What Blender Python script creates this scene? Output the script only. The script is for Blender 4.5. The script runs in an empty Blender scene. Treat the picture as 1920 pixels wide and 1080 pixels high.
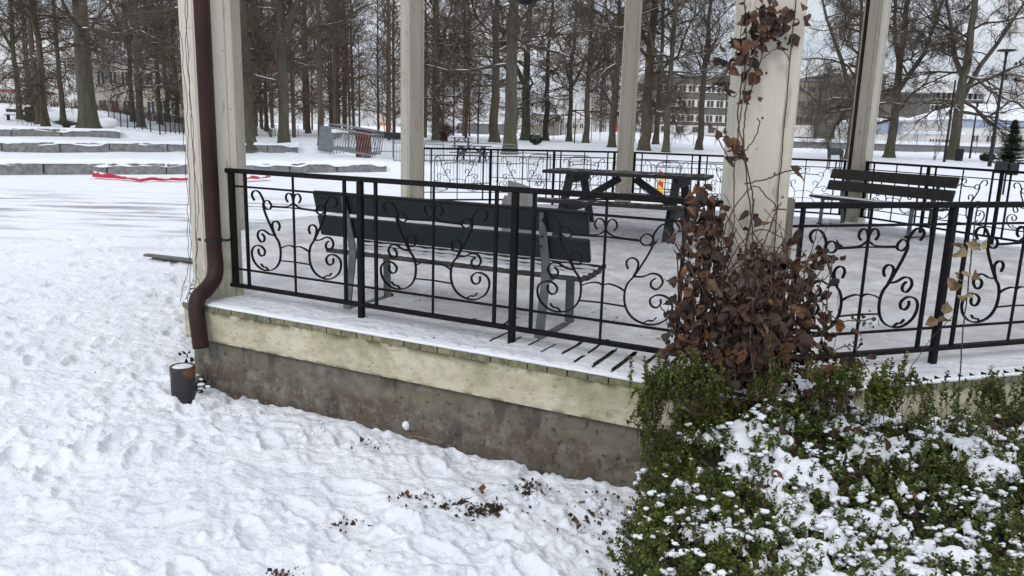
import bpy, bmesh, math, random
import numpy as np
from mathutils import Vector, Matrix, Euler

# ------------------------------------------------------------------ camera, world, sun, exposure
sc = bpy.context.scene
FPX, PITCH, ROLL, HC = 1443.5, .2036, -.02838, 1.3057      # deck top is z = 0
F_ = np.array([0, math.cos(PITCH), -math.sin(PITCH)]); R0 = np.array([1., 0, 0]); U0 = np.cross(R0, F_)
RR = math.cos(ROLL)*R0 - math.sin(ROLL)*U0; UU = math.sin(ROLL)*R0 + math.cos(ROLL)*U0
CC = np.array([0, 0, HC])
cam = bpy.data.cameras.new("camera"); co = bpy.data.objects.new("camera", cam); sc.collection.objects.link(co)
m = Matrix(((RR[0], UU[0], -F_[0], 0), (RR[1], UU[1], -F_[1], 0), (RR[2], UU[2], -F_[2], HC), (0, 0, 0, 1)))
co.matrix_world = m
cam.sensor_width = 36; cam.lens = FPX/1920*36; cam.clip_end = 3000; cam.clip_start = .05
sc.camera = co

SUN_EL, SUN_AZ = 38, 200
W = bpy.data.worlds.new("World"); sc.world = W; W.use_nodes = True
nt = W.node_tree; nt.nodes.clear()
def N(nt, t, **k):
    n = nt.nodes.new(t)
    for a, b in k.items(): setattr(n, a, b)
    return n
out = N(nt, 'ShaderNodeOutputWorld'); sky = N(nt, 'ShaderNodeTexSky', sky_type='NISHITA', sun_disc=False)
sky.sun_elevation = math.radians(SUN_EL); sky.sun_rotation = math.radians(SUN_AZ)
b1 = N(nt, 'ShaderNodeBackground'); b1.inputs[1].default_value = .09
b2 = N(nt, 'ShaderNodeBackground')
tc = N(nt, 'ShaderNodeTexCoord'); sep = N(nt, 'ShaderNodeSeparateXYZ'); mp = N(nt, 'ShaderNodeMapping')
mp.inputs['Scale'].default_value = (1.2, 1.2, 5)
nz = N(nt, 'ShaderNodeTexNoise'); nz.inputs['Scale'].default_value = 2.6; nz.inputs['Detail'].default_value = 6
cr = N(nt, 'ShaderNodeValToRGB'); cr.color_ramp.elements[0].position = .34; cr.color_ramp.elements[0].color = (.56, .62, .73, 1)
cr.color_ramp.elements[1].position = .66; cr.color_ramp.elements[1].color = (.88, .89, .91, 1)
mr = N(nt, 'ShaderNodeMapRange'); mr.inputs[1].default_value = 0; mr.inputs[2].default_value = 1; mr.inputs[3].default_value = .78; mr.inputs[4].default_value = 1.6
mx = N(nt, 'ShaderNodeMixShader'); mx.inputs[0].default_value = .88
L = nt.links.new
L(tc.outputs['Generated'], mp.inputs[0]); L(mp.outputs[0], nz.inputs[0]); L(nz.outputs[0], cr.inputs[0]); L(cr.outputs[0], b2.inputs[0])
L(tc.outputs['Generated'], sep.inputs[0]); L(sep.outputs[2], mr.inputs[0]); L(mr.outputs[0], b2.inputs[1])
L(sky.outputs[0], b1.inputs[0]); L(b1.outputs[0], mx.inputs[1]); L(b2.outputs[0], mx.inputs[2]); L(mx.outputs[0], out.inputs[0])

sl = bpy.data.lights.new("sun", 'SUN'); sl.energy = .7; sl.angle = math.radians(14); sl.color = (1, .96, .9)
so = bpy.data.objects.new("sun", sl); sc.collection.objects.link(so)
_a = math.radians(SUN_AZ); _e = math.radians(SUN_EL)
sd = Vector((math.sin(_a)*math.cos(_e), math.cos(_a)*math.cos(_e), math.sin(_e)))
so.rotation_euler = sd.to_track_quat('Z', 'Y').to_euler()
vs = sc.view_settings; vs.view_transform = 'Standard'; vs.look = 'None'; vs.exposure = 0.22; vs.gamma = 1
sc.cycles.max_bounces = 6; sc.cycles.diffuse_bounces = 3; sc.cycles.transparent_max_bounces = 4

# ------------------------------------------------------------------ calibration helpers (pixel of the 1920x1080 photo -> world)
def ray(x, y): return F_ + RR*(x-960)/FPX - UU*(y-540)/FPX
def Uz(x, y, z=0.):
    d = ray(x, y); return CC + d*(z-HC)/d[2]
def Yd(x, y, D):
    d = ray(x, y); return CC + d*D/d[1]
def sst(a, b, x):
    t = np.clip((np.asarray(x, float)-a)/(b-a), 0, 1); return t*t*(3-2*t)
WALLS = [((-31.5, 16.7), (-5.21, 31.48), .45), ((-36.4, 21.6), (-11.1, 39.8), .42), ((-43, 31.0), (-21.5, 42.5), .42)]
def terr(x, y):
    x = np.asarray(x, float); y = np.asarray(y, float)
    base = np.interp(y, [-50, 22, 50, 95, 400], [-.66, -.66, -.3, 0, 0])
    z = np.full(np.broadcast(x, y).shape, -.66)
    for (ax, ay), (bx, by), h in WALLS:
        l = math.hypot(bx-ax, by-ay); dx, dy = (bx-ax)/l, (by-ay)/l
        s = (x-ax)*-dy + (y-ay)*dx; t = (x-ax)*dx + (y-ay)*dy
        z = z + h*sst(.15, .5, s)*(1-sst(l+.2, l+6, t))
    z = np.maximum(z, base)
    yy = np.maximum(y, 1); az = x/yy
    z = z + np.interp(az, [-.65, -.43, -.3, -.1], [2.3, 1.1, .35, 0])*sst(56, 100, y)
    z = z + np.interp(az, [0., .05, .12, .2, .3, .45, .7], [0, .25, 1.25, 1.2, .6, .35, .3])*sst(106, 130, y)
    return z
def at(px, py):
    d = ray(px, py); t0 = 3.; p = CC
    for k in range(4000):
        t = 3.*1.003**k; q = CC + d*t
        if q[2] < terr(q[0], q[1]) or t > 500: return q
    return q
def hsh(ix, iy, s):
    n = (ix.astype(np.int64)*374761393 + iy.astype(np.int64)*668265263 + s*1442695041) & 0x7fffffff
    n = (n ^ (n >> 13))*1274126177 & 0x7fffffff
    return ((n ^ (n >> 16)) & 0xffff)/65535.
def vn(x, y, s=0):
    x = np.asarray(x, float); y = np.asarray(y, float)
    ix = np.floor(x); iy = np.floor(y); fx = x-ix; fy = y-iy; fx = fx*fx*(3-2*fx); fy = fy*fy*(3-2*fy)
    a = hsh(ix, iy, s); b = hsh(ix+1, iy, s); c = hsh(ix, iy+1, s); d = hsh(ix+1, iy+1, s)
    return (a*(1-fx)+b*fx)*(1-fy) + (c*(1-fx)+d*fx)*fy
def fbm(x, y, s=0, o=4):
    r = 0; a = .5; t = 0
    for k in range(o):
        r = r + a*vn(x*2**k + 17.3*k, y*2**k - 9.1*k, s+k); t += a; a *= .5
    return r/t

# ------------------------------------------------------------------ materials
def mat(name, c1, c2=None, scale=8, rough=.75, bump=0., bscale=None, metal=0., stretch=(1, 1, 1), detail=5, lo=.35, hi=.65, spec=.4, island=None, top_snow=None, extra=None):
    m = bpy.data.materials.new(name); m.use_nodes = True; t = m.node_tree; B = t.nodes['Principled BSDF']; L = t.links.new
    B.inputs['Roughness'].default_value = rough; B.inputs['Metallic'].default_value = metal
    B.inputs['Specular IOR Level'].default_value = spec
    tc = N(t, 'ShaderNodeTexCoord'); mp = N(t, 'ShaderNodeMapping'); mp.inputs['Scale'].default_value = stretch; L(tc.outputs['Object'], mp.inputs[0])
    col = None
    if c2 is None: c2 = tuple(v*.8 for v in c1)
    nz = N(t, 'ShaderNodeTexNoise'); nz.inputs['Scale'].default_value = scale; nz.inputs['Detail'].default_value = detail; L(mp.outputs[0], nz.inputs[0])
    r = N(t, 'ShaderNodeValToRGB'); r.color_ramp.elements[0].position = lo; r.color_ramp.elements[1].position = hi
    r.color_ramp.elements[0].color = (*c1, 1); r.color_ramp.elements[1].color = (*c2, 1); L(nz.outputs[0], r.inputs[0]); col = r.outputs[0]
    if island:
        g = N(t, 'ShaderNodeNewGeometry'); rr = N(t, 'ShaderNodeValToRGB'); L(g.outputs['Random Per Island'], rr.inputs[0])
        els = rr.color_ramp.elements
        while len(els) < len(island): els.new(.5)
        for i, c in enumerate(island): els[i].position = i/(len(island)-1); els[i].color = (*c, 1)
        mm = N(t, 'ShaderNodeMix', data_type='RGBA', blend_type='MULTIPLY'); mm.inputs[0].default_value = 1
        L(col, mm.inputs[6]); L(rr.outputs[0], mm.inputs[7]); col = mm.outputs[2]
    if extra: col = extra(t, tc, col)
    if top_snow is not None:
        g = N(t, 'ShaderNodeNewGeometry'); s = N(t, 'ShaderNodeSeparateXYZ'); L(g.outputs['Normal'], s.inputs[0])
        n2 = N(t, 'ShaderNodeTexNoise'); n2.inputs['Scale'].default_value = 1.3 if top_snow[1] is None else top_snow[1]; n2.inputs['Detail'].default_value = 3; L(tc.outputs['Object'], n2.inputs[0])
        a = N(t, 'ShaderNodeMath', operation='ADD'); L(s.outputs[2], a.inputs[0]); L(n2.outputs[0], a.inputs[1])
        g2 = N(t, 'ShaderNodeMapRange'); g2.inputs[1].default_value = top_snow[0]; g2.inputs[2].default_value = top_snow[0]+.08; L(a.outputs[0], g2.inputs[0])
        mm = N(t, 'ShaderNodeMix', data_type='RGBA'); L(g2.outputs[0], mm.inputs[0]); L(col, mm.inputs[6]); mm.inputs[7].default_value = (.8, .82, .86, 1); col = mm.outputs[2]
    L(col, B.inputs['Base Color'])
    if bump:
        nb = N(t, 'ShaderNodeTexNoise'); nb.inputs['Scale'].default_value = bscale or scale*3; nb.inputs['Detail'].default_value = 6; L(mp.outputs[0], nb.inputs[0])
        bp = N(t, 'ShaderNodeBump'); bp.inputs['Strength'].default_value = 1; bp.inputs['Distance'].default_value = bump; L(nb.outputs[0], bp.inputs['Height']); L(bp.outputs[0], B.inputs['Normal'])
    return m
def zstain(z0, z1, colr, nscale=3, amt=1., nst=(1, 1, 1), thr=(.4, .6)):
    """stain between heights, broken by noise"""
    def f(t, tc, col):
        L = t.links.new; s = N(t, 'ShaderNodeSeparateXYZ'); L(tc.outputs['Object'], s.inputs[0])
        mr = N(t, 'ShaderNodeMapRange'); mr.inputs[1].default_value = z0; mr.inputs[2].default_value = z1; L(s.outputs[2], mr.inputs[0])
        mp = N(t, 'ShaderNodeMapping'); mp.inputs['Scale'].default_value = nst; L(tc.outputs['Object'], mp.inputs[0])
        n = N(t, 'ShaderNodeTexNoise'); n.inputs['Scale'].default_value = nscale; n.inputs['Detail'].default_value = 7; L(mp.outputs[0], n.inputs[0])
        r = N(t, 'ShaderNodeMapRange'); r.inputs[1].default_value = thr[0]; r.inputs[2].default_value = thr[1]; L(n.outputs[0], r.inputs[0])
        mu = N(t, 'ShaderNodeMath', operation='MULTIPLY'); L(mr.outputs[0], mu.inputs[0]); L(r.outputs[0], mu.inputs[1])
        m2 = N(t, 'ShaderNodeMath', operation='MULTIPLY'); L(mu.outputs[0], m2.inputs[0]); m2.inputs[1].default_value = amt
        mm = N(t, 'ShaderNodeMix', data_type='RGBA'); L(m2.outputs[0], mm.inputs[0]); L(col, mm.inputs[6]); mm.inputs[7].default_value = (*colr, 1); return mm.outputs[2]
    return f
def chain(*fs):
    def f(t, tc, col):
        for g in fs: col = g(t, tc, col)
        return col
    return f
M = {}
M['snow'] = mat('snow', (.80, .83, .88), (.86, .88, .91), scale=2.5, rough=.6, bump=.02, bscale=14, spec=.3)
def icepatch(t, tc, col):
    L = t.links.new; s = N(t, 'ShaderNodeSeparateXYZ'); L(tc.outputs['Object'], s.inputs[0])
    mp = N(t, 'ShaderNodeMapping'); mp.inputs['Scale'].default_value = (.28, 1.5, 1); mp.inputs['Rotation'].default_value = (0, 0, -.2); L(tc.outputs['Object'], mp.inputs[0])
    n = N(t, 'ShaderNodeTexNoise'); n.inputs['Scale'].default_value = 1.3; n.inputs['Detail'].default_value = 8; n.inputs['Roughness'].default_value = .62; L(mp.outputs[0], n.inputs[0])
    r = N(t, 'ShaderNodeMapRange'); r.inputs[1].default_value = .50; r.inputs[2].default_value = .60; L(n.outputs[0], r.inputs[0])
    a = N(t, 'ShaderNodeMapRange'); a.inputs[1].default_value = 11; a.inputs[2].default_value = 15.5; L(s.outputs[1], a.inputs[0])
    b = N(t, 'ShaderNodeMapRange'); b.inputs[1].default_value = 21.5; b.inputs[2].default_value = 18.5; L(s.outputs[1], b.inputs[0])
    c = N(t, 'ShaderNodeMapRange'); c.inputs[1].default_value = -1; c.inputs[2].default_value = -4; L(s.outputs[0], c.inputs[0])
    p = r.outputs[0]
    for q in (a, b, c):
        mu = N(t, 'ShaderNodeMath', operation='MULTIPLY'); L(p, mu.inputs[0]); L(q.outputs[0], mu.inputs[1]); p = mu.outputs[0]
    m2 = N(t, 'ShaderNodeMath', operation='MULTIPLY'); L(p, m2.inputs[0]); m2.inputs[1].default_value = .8
    mm = N(t, 'ShaderNodeMix', data_type='RGBA'); L(m2.outputs[0], mm.inputs[0]); L(col, mm.inputs[6]); mm.inputs[7].default_value = (.20, .185, .175, 1); return mm.outputs[2]
def specks(t, tc, col):
    L = t.links.new
    n = N(t, 'ShaderNodeTexNoise'); n.inputs['Scale'].default_value = 26; n.inputs['Detail'].default_value = 3; L(tc.outputs['Object'], n.inputs[0])
    n2 = N(t, 'ShaderNodeTexNoise'); n2.inputs['Scale'].default_value = 1.1; n2.inputs['Detail'].default_value = 3; L(tc.outputs['Object'], n2.inputs[0])
    a = N(t, 'ShaderNodeMath', operation='MULTIPLY_ADD'); L(n2.outputs[0], a.inputs[0]); a.inputs[1].default_value = .5; L(n.outputs[0], a.inputs[2])
    r = N(t, 'ShaderNodeMapRange'); r.inputs[1].default_value = 1.02; r.inputs[2].default_value = 1.06; L(a.outputs[0], r.inputs[0])
    mm = N(t, 'ShaderNodeMix', data_type='RGBA'); L(r.outputs[0], mm.inputs[0]); L(col, mm.inputs[6]); mm.inputs[7].default_value = (.10, .07, .06, 1); return mm.outputs[2]
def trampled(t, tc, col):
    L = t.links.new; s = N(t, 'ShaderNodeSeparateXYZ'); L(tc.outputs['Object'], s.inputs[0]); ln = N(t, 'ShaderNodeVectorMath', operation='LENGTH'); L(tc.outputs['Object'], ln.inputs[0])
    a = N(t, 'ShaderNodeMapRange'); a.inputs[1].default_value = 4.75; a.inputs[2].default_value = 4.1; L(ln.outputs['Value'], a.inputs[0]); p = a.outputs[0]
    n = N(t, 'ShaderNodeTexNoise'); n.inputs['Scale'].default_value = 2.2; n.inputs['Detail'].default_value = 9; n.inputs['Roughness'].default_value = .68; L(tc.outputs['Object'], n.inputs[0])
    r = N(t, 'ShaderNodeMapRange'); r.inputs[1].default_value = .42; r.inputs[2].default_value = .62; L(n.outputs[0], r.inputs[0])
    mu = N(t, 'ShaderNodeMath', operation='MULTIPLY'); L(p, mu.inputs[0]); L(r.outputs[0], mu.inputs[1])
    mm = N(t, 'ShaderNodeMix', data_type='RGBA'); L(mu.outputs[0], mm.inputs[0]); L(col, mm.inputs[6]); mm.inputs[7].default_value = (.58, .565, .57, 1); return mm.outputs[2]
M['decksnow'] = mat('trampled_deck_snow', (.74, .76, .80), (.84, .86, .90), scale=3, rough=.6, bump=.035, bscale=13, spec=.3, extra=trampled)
M['ground'] = mat('trodden_snow', (.79, .82, .87), (.86, .88, .91), scale=2.0, rough=.6, bump=.030, bscale=16, spec=.3, extra=chain(icepatch, specks))
M['iron'] = mat('black_iron', (.006, .006, .007), (.011, .010, .011), scale=20, rough=.6, bump=.0008, bscale=120, spec=.12)
M['colw'] = mat('cream_painted_wood', (.53, .485, .40), (.60, .555, .47), scale=1.6, rough=.6, stretch=(6, 6, .5), bump=.0016, bscale=14,
                extra=chain(zstain(-9, -8, (.40, .375, .30), nscale=2.2, amt=.35, thr=(.4, .7), nst=(5, 5, .4)), zstain(-9, -8, (.25, .23, .17), nscale=9, amt=.6, thr=(.60, .68), nst=(3, 3, .6)), zstain(.7, -.1, (.22, .23, .14), nscale=6, amt=.8, thr=(.40, .62))))
M['dirtcol'] = mat('nail_rust', (.1, .06, .04), rough=.8)
M['fascia'] = mat('mossy_cream_board', (.49, .445, .325), (.60, .555, .42), scale=6, rough=.75, stretch=(.8, .8, 2), bump=.0025, bscale=60, detail=10,
                  extra=chain(zstain(-9, -8, (.38, .335, .22), nscale=14, amt=.55, thr=(.50, .62), nst=(.7, .7, 1)), zstain(-.34, -.02, (.22, .215, .09), nscale=3.5, amt=.75, thr=(.46, .62), nst=(.8, .8, 1)),
                              zstain(-9, -8, (.20, .18, .10), nscale=45, amt=.5, thr=(.60, .66), nst=(.5, .5, 1)), zstain(-9, -8, (.66, .62, .50), nscale=9, amt=.4, thr=(.56, .66)),
                              zstain(-.085, -.045, (.085, .085, .04), nscale=11, amt=.9, thr=(.42, .56)), zstain(-.24, -.262, (.14, .13, .07), nscale=14, amt=.9, thr=(.45, .58))))
M['conc'] = mat('stained_concrete', (.095, .087, .07), (.245, .225, .185), scale=14, rough=.95, bump=.014, bscale=34, detail=14, lo=.28, hi=.72,
                extra=chain(zstain(-.48, -.42, (.165, .155, .105), nscale=9, amt=.65, nst=(.4, .4, 1.2), thr=(.38, .58)), zstain(-.38, -.47, (.105, .072, .052), nscale=10, amt=.8, thr=(.40, .56), nst=(.7, .7, .8)),
                            zstain(-9, -8, (.05, .04, .032), nscale=5, amt=.65, thr=(.54, .62), nst=(1, 1, .45)), zstain(-.36, -.5, (.24, .21, .17), nscale=36, amt=.45, thr=(.56, .64), nst=(1, 1, .6)),
                            zstain(-9, -8, (.035, .028, .022), nscale=24, amt=.6, thr=(.60, .66)), zstain(-.56, -.68, (.04, .03, .023), nscale=14, amt=.8, thr=(.42, .56)), zstain(-.31, -.262, (.07, .065, .045), nscale=6, amt=.8, thr=(.3, .5))))
M['board_end'] = mat('weathered_board_ends', (.13, .13, .08), (.25, .23, .16), scale=25, rough=.9, bump=.002, island=[(.8, .8, .75), (1.2, 1.15, 1.0), (.7, .8, .55), (1, 1, 1)])
M['wood_grey'] = mat('grey_weathered_wood', (.10, .10, .10), (.17, .165, .16), scale=6, rough=.85, stretch=(1, 12, 12), bump=.002, top_snow=None)
M['green'] = mat('dark_green_paint', (.005, .012, .011), (.010, .020, .018), scale=5, rough=.45, bump=.0005, bscale=60)
M['steelgreen'] = mat('grey_green_steel', (.10, .12, .112), (.145, .165, .155), scale=12, rough=.5, bump=.0006, bscale=60, metal=.1)
M['slat'] = mat('seat_slat', (.035, .033, .032), (.07, .065, .06), scale=9, rough=.8, top_snow=None)
M['pipe'] = mat('brown_painted_pipe', (.026, .011, .010), (.042, .019, .017), scale=5, rough=.5, spec=.22, bump=.0006, bscale=40,
                extra=zstain(.02, -.01, (.33, .11, .03), nscale=7, amt=.9, thr=(.48, .55)))
M['black'] = mat('black_matt', (.015, .015, .017), rough=.7)
M['stub'] = mat('iron_standpipe', (.022, .024, .026), (.045, .047, .048), scale=18, rough=.6, bump=.002, bscale=60, extra=zstain(.24, .28, (.20, .085, .035), nscale=9, amt=.8, thr=(.45, .55)))
M['vine'] = mat('vine_stem', (.06, .035, .03), (.10, .06, .045), scale=20, rough=.85)
M['dleaf'] = mat('dry_brown_leaf', (.8, .8, .8), (1.1, 1.1, 1.1), scale=30, rough=.65, island=[(.030, .019, .014), (.050, .031, .021), (.020, .013, .011), (.095, .050, .027), (.036, .022, .016), (.17, .080, .034), (.048, .029, .021), (.13, .075, .040), (.024, .017, .014), (.060, .034, .022)])
M['pleaf'] = mat('pale_dry_leaf', (.9, .9, .9), (1.1, 1.1, 1.1), scale=30, rough=.7, island=[(.26, .20, .10), (.20, .13, .07), (.30, .25, .13), (.14, .08, .05)])
M['gleaf'] = mat('green_vine_leaf', (.9, .9, .9), (1.1, 1.1, 1.1), scale=30, rough=.6, island=[(.05, .075, .03), (.03, .05, .02), (.08, .09, .04)])
M['bleaf'] = mat('box_leaf', (.7, .72, .7), (1.35, 1.28, 1.1), scale=3.5, rough=.5, spec=.3, island=[(.032, .058, .010), (.070, .115, .016), (.022, .042, .010), (.13, .175, .022), (.035, .062, .014), (.07, .11, .018), (.16, .17, .025), (.032, .052, .016), (.12, .085, .03)])
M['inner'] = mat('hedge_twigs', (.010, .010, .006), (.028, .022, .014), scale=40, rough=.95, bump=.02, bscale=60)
M['stone'] = mat('granite_block', (.15, .15, .145), (.25, .25, .245), scale=7, rough=.85, bump=.02, bscale=6, top_snow=(1.15, 3.))
M['bark'] = mat('grey_brown_bark', (.062, .055, .041), (.11, .098, .074), scale=4, rough=.95, stretch=(1, 1, .25), bump=.03, bscale=9, extra=zstain(3.5, -.2, (.07, .074, .04), nscale=1.4, amt=.8, thr=(.3, .55)))
M['barkr'] = mat('brown_bark', (.07, .052, .038), (.11, .085, .063), scale=4, rough=.95, stretch=(1, 1, .25), bump=.03, bscale=9, extra=zstain(2.0, -.2, (.068, .07, .042), nscale=1.4, amt=.7))
M['limb'] = mat('limb_bark', (.055, .043, .032), (.09, .072, .054), scale=3, rough=.95, top_snow=(1.30, .45))
M['twig'] = mat('twig', (.070, .050, .036), (.105, .078, .056), scale=1, rough=.95)
M['farwood'] = mat('far_twigs', (.085, .060, .043), (.13, .095, .070), scale=.3, rough=1)
M['hbush'] = mat('bare_bush', (.10, .055, .04), (.14, .08, .06), scale=1, rough=1)
M['galv'] = mat('galvanised_steel', (.13, .145, .16), (.20, .215, .23), scale=6, rough=.45, metal=.3)
M['rust'] = mat('rusty_panel', (.085, .028, .018), (.13, .045, .028), scale=3, rough=.8, bump=.004)
M['red'] = mat('red_plastic', (.50, .004, .025), (.40, .004, .022), scale=3, rough=.4, top_snow=(1.45, 2.4))
M['yellow'] = mat('yellow_plastic', (.85, .66, .02), (.8, .6, .02), scale=3, rough=.5)
M['redp'] = mat('signal_red', (.75, .05, .02), (.7, .04, .02), scale=3, rough=.5)
M['pink'] = mat('faded_pink_plastic', (.6, .15, .2), (.5, .12, .18), scale=3, rough=.5)
M['ptab'] = mat('picnic_dark_wood', (.028, .028, .030), (.05, .05, .052), scale=7, rough=.8, stretch=(1, 10, 10), top_snow=(1.56, 12.))
M['white'] = mat('white_render', (.66, .64, .6), (.72, .7, .67), scale=1, rough=.8)
M['paleb'] = mat('pale_yellow_render', (.42, .39, .32), (.50, .465, .39), scale=.5, rough=.85)
M['greyb'] = mat('grey_brown_facade', (.12, .108, .092), (.16, .145, .125), scale=.3, rough=.85)
M['greenb'] = mat('grey_green_facade', (.12, .12, .10), (.165, .16, .14), scale=.2, rough=.85)
M['pinkb'] = mat('buff_facade', (.185, .165, .14), (.24, .215, .185), scale=.2, rough=.85)
M['blueb'] = mat('pale_blue_cladding', (.30, .37, .48), (.36, .43, .54), scale=.5, rough=.6)
M['greyc'] = mat('grey_cladding', (.15, .145, .15), (.19, .185, .19), scale=.5, rough=.8)
M['glass'] = mat('dark_window_glass', (.03, .035, .04), (.07, .075, .08), scale=.4, rough=.2, spec=.6)
M['redroof'] = mat('red_tile', (.28, .09, .05), (.34, .13, .08), scale=3, rough=.85)
M['needle'] = mat('spruce_needle', (.9, .9, .9), (1.1, 1.1, 1.1), scale=3, rough=.8, island=[(.02, .04, .018), (.035, .06, .025), (.015, .03, .015)])
M['orange'] = mat('orange_playground_paint', (.55, .20, .04), (.5, .16, .03), scale=3, rough=.6)
M['dark'] = mat('dark_clothes', (.02, .02, .03), rough=.9)
M['skin'] = mat('skin', (.5, .3, .22), rough=.6)
M['oleaf'] = mat('orange_leaf', (.28, .11, .04), (.2, .08, .03), scale=40, rough=.7)
M['soil'] = mat('leaf_litter_brown', (.05, .03, .025), (.13, .07, .045), scale=60, rough=1)
M['straw'] = mat('dry_straw', (.35, .28, .18), (.28, .2, .12), scale=30, rough=.9)

# ------------------------------------------------------------------ mesh helpers
class MB:
    def __init__(s): s.v = []; s.f = []; s.m = []; s.cur = 0
    def add(s, vs, fs):
        o = len(s.v); s.v += [tuple(map(float, p)) for p in vs]; s.f += [tuple(i+o for i in f) for f in fs]; s.m += [s.cur]*len(fs); return s
    def box(s, c, size, R=None, bev=0.):
        hx, hy, hz = size[0]/2, size[1]/2, size[2]/2
        if bev:
            b = bev; vs = []; 
            for z, i in ((-hz, b), (-hz+b, 0), (hz-b, 0), (hz, b)):
                x, y = hx-i, hy-i
                vs += [(-x+b, -y, z), (x-b, -y, z), (x, -y+b, z), (x, y-b, z), (x-b, y, z), (-x+b, y, z), (-x, y-b, z), (-x, -y+b, z)]
            fs = [tuple(range(7, -1, -1)), tuple(range(24, 32))]
            for k in range(3):
                for i in range(8): j = (i+1) % 8; fs.append((8*k+i, 8*k+j, 8*k+8+j, 8*k+8+i))
        else:
            vs = [(x, y, z) for z in (-hz, hz) for y in (-hy, hy) for x in (-hx, hx)]
            fs = [(0, 2, 3, 1), (4, 5, 7, 6), (0, 1, 5, 4), (2, 6, 7, 3), (0, 4, 6, 2), (1, 3, 7, 5)]
        if R is not None: vs = [tuple(R @ Vector(p)) for p in vs]
        return s.add([(p[0]+c[0], p[1]+c[1], p[2]+c[2]) for p in vs], fs)
    def beam(s, a, b, w, h, up=(0, 0, 1), bev=0.):
        a = Vector(a); b = Vector(b); d = (b-a); l = d.length; x = d.normalized(); u = Vector(up); y = u.cross(x)
        if y.length < 1e-4: y = Vector((0, 1, 0)).cross(x)
        y.normalize(); z = x.cross(y); R = Matrix((x, y, z)).transposed()
        return s.box((a+b)/2, (l, w, h), R, bev)
    def tube(s, pts, rad, n=8, cap=True):
        pts = [Vector(p) for p in pts]; k = len(pts)
        if not hasattr(rad, '__len__'): rad = [rad]*k
        o = len(s.v); vs = []; fs = []; ref = None
        for i, p in enumerate(pts):
            t = (pts[min(i+1, k-1)]-pts[max(i-1, 0)]).normalized()
            if ref is None:
                ref = Vector((1, 0, 0)) if abs(t.x) < .8 else Vector((0, 1, 0))
            a = t.cross(ref); 
            if a.length < 1e-5: a = t.cross(Vector((0, 0, 1)))
            a.normalize(); b = t.cross(a); ref = b.cross(t)*-1 if False else a.cross(t)
            for j in range(n):
                an = 2*math.pi*j/n; vs.append(p + a*math.cos(an)*rad[i] + b*math.sin(an)*rad[i])
        for i in range(k-1):
            for j in range(n):
                j2 = (j+1) % n; fs.append((i*n+j, i*n+j2, (i+1)*n+j2, (i+1)*n+j))
        if cap: fs.append(tuple(range(n-1, -1, -1))); fs.append(tuple((k-1)*n+j for j in range(n)))
        return s.add(vs, fs)
    def lathe(s, prof, n=20, c=(0, 0, 0)):
        vs = []; fs = []
        for r, z in prof:
            for j in range(n): a = 2*math.pi*j/n; vs.append((c[0]+r*math.cos(a), c[1]+r*math.sin(a), c[2]+z))
        for i in range(len(prof)-1):
            for j in range(n): j2 = (j+1) % n; fs.append((i*n+j, i*n+j2, (i+1)*n+j2, (i+1)*n+j))
        fs.append(tuple(range(n-1, -1, -1))); fs.append(tuple((len(prof)-1)*n+j for j in range(n)))
        return s.add(vs, fs)
    def build(s, name, mt, parent=None, smooth=False):
        me = bpy.data.meshes.new(name); me.from_pydata(s.v, [], s.f)
        mts = mt if isinstance(mt, (list, tuple)) else [mt]
        for q in mts: me.materials.append(q)
        if len(mts) > 1: me.polygons.foreach_set('material_index', s.m)
        if smooth: me.polygons.foreach_set('use_smooth', [True]*len(s.f))
        me.update(); o = bpy.data.objects.new(name, me); sc.collection.objects.link(o); o.parent = parent; return o
def npmesh(name, V, Fq, mt, parent=None, smooth=False):
    V = np.asarray(V, np.float32); Fq = np.asarray(Fq, np.int32); k = Fq.shape[1]
    me = bpy.data.meshes.new(name); me.vertices.add(len(V)); me.vertices.foreach_set('co', V.ravel())
    me.loops.add(Fq.size); me.loops.foreach_set('vertex_index', Fq.ravel())
    me.polygons.add(len(Fq)); me.polygons.foreach_set('loop_start', np.arange(0, Fq.size, k, dtype=np.int32))
    me.polygons.foreach_set('use_smooth', np.full(len(Fq), smooth)); me.materials.append(mt); me.update(calc_edges=True)
    o = bpy.data.objects.new(name, me); sc.collection.objects.link(o); o.parent = parent; return o
def thing(name, label, cat, loc=(0, 0, 0), rz=0, group=None):
    o = bpy.data.objects.new(name, None); sc.collection.objects.link(o); o.location = [float(v) for v in loc]; o.rotation_euler = (0, 0, rz)
    o.empty_display_size = .2; tag(o, label, cat, group); return o
def tag(o, label=None, cat=None, group=None, kind=None):
    if label: o['label'] = label
    if cat: o['category'] = cat
    if group: o['group'] = group
    if kind: o['kind'] = kind
    return o
def clone(root, loc, rz, label, scale=None, group=None):
    r = root.copy(); sc.collection.objects.link(r); r.location = [float(v) for v in loc]; r.rotation_euler = (0, 0, rz); r['label'] = label
    if group: r['group'] = group
    if scale: r.scale = (scale,)*3 if not hasattr(scale, '__len__') else scale
    for ch in list(root.children):
        c = ch.copy(); sc.collection.objects.link(c); c.parent = r
        for g in ch.children:
            d = g.copy(); sc.collection.objects.link(d); d.parent = c
    return r
def setw(o, loc, rz=0): o.location = [float(v) for v in loc]; o.rotation_euler = (0, 0, rz)
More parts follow.
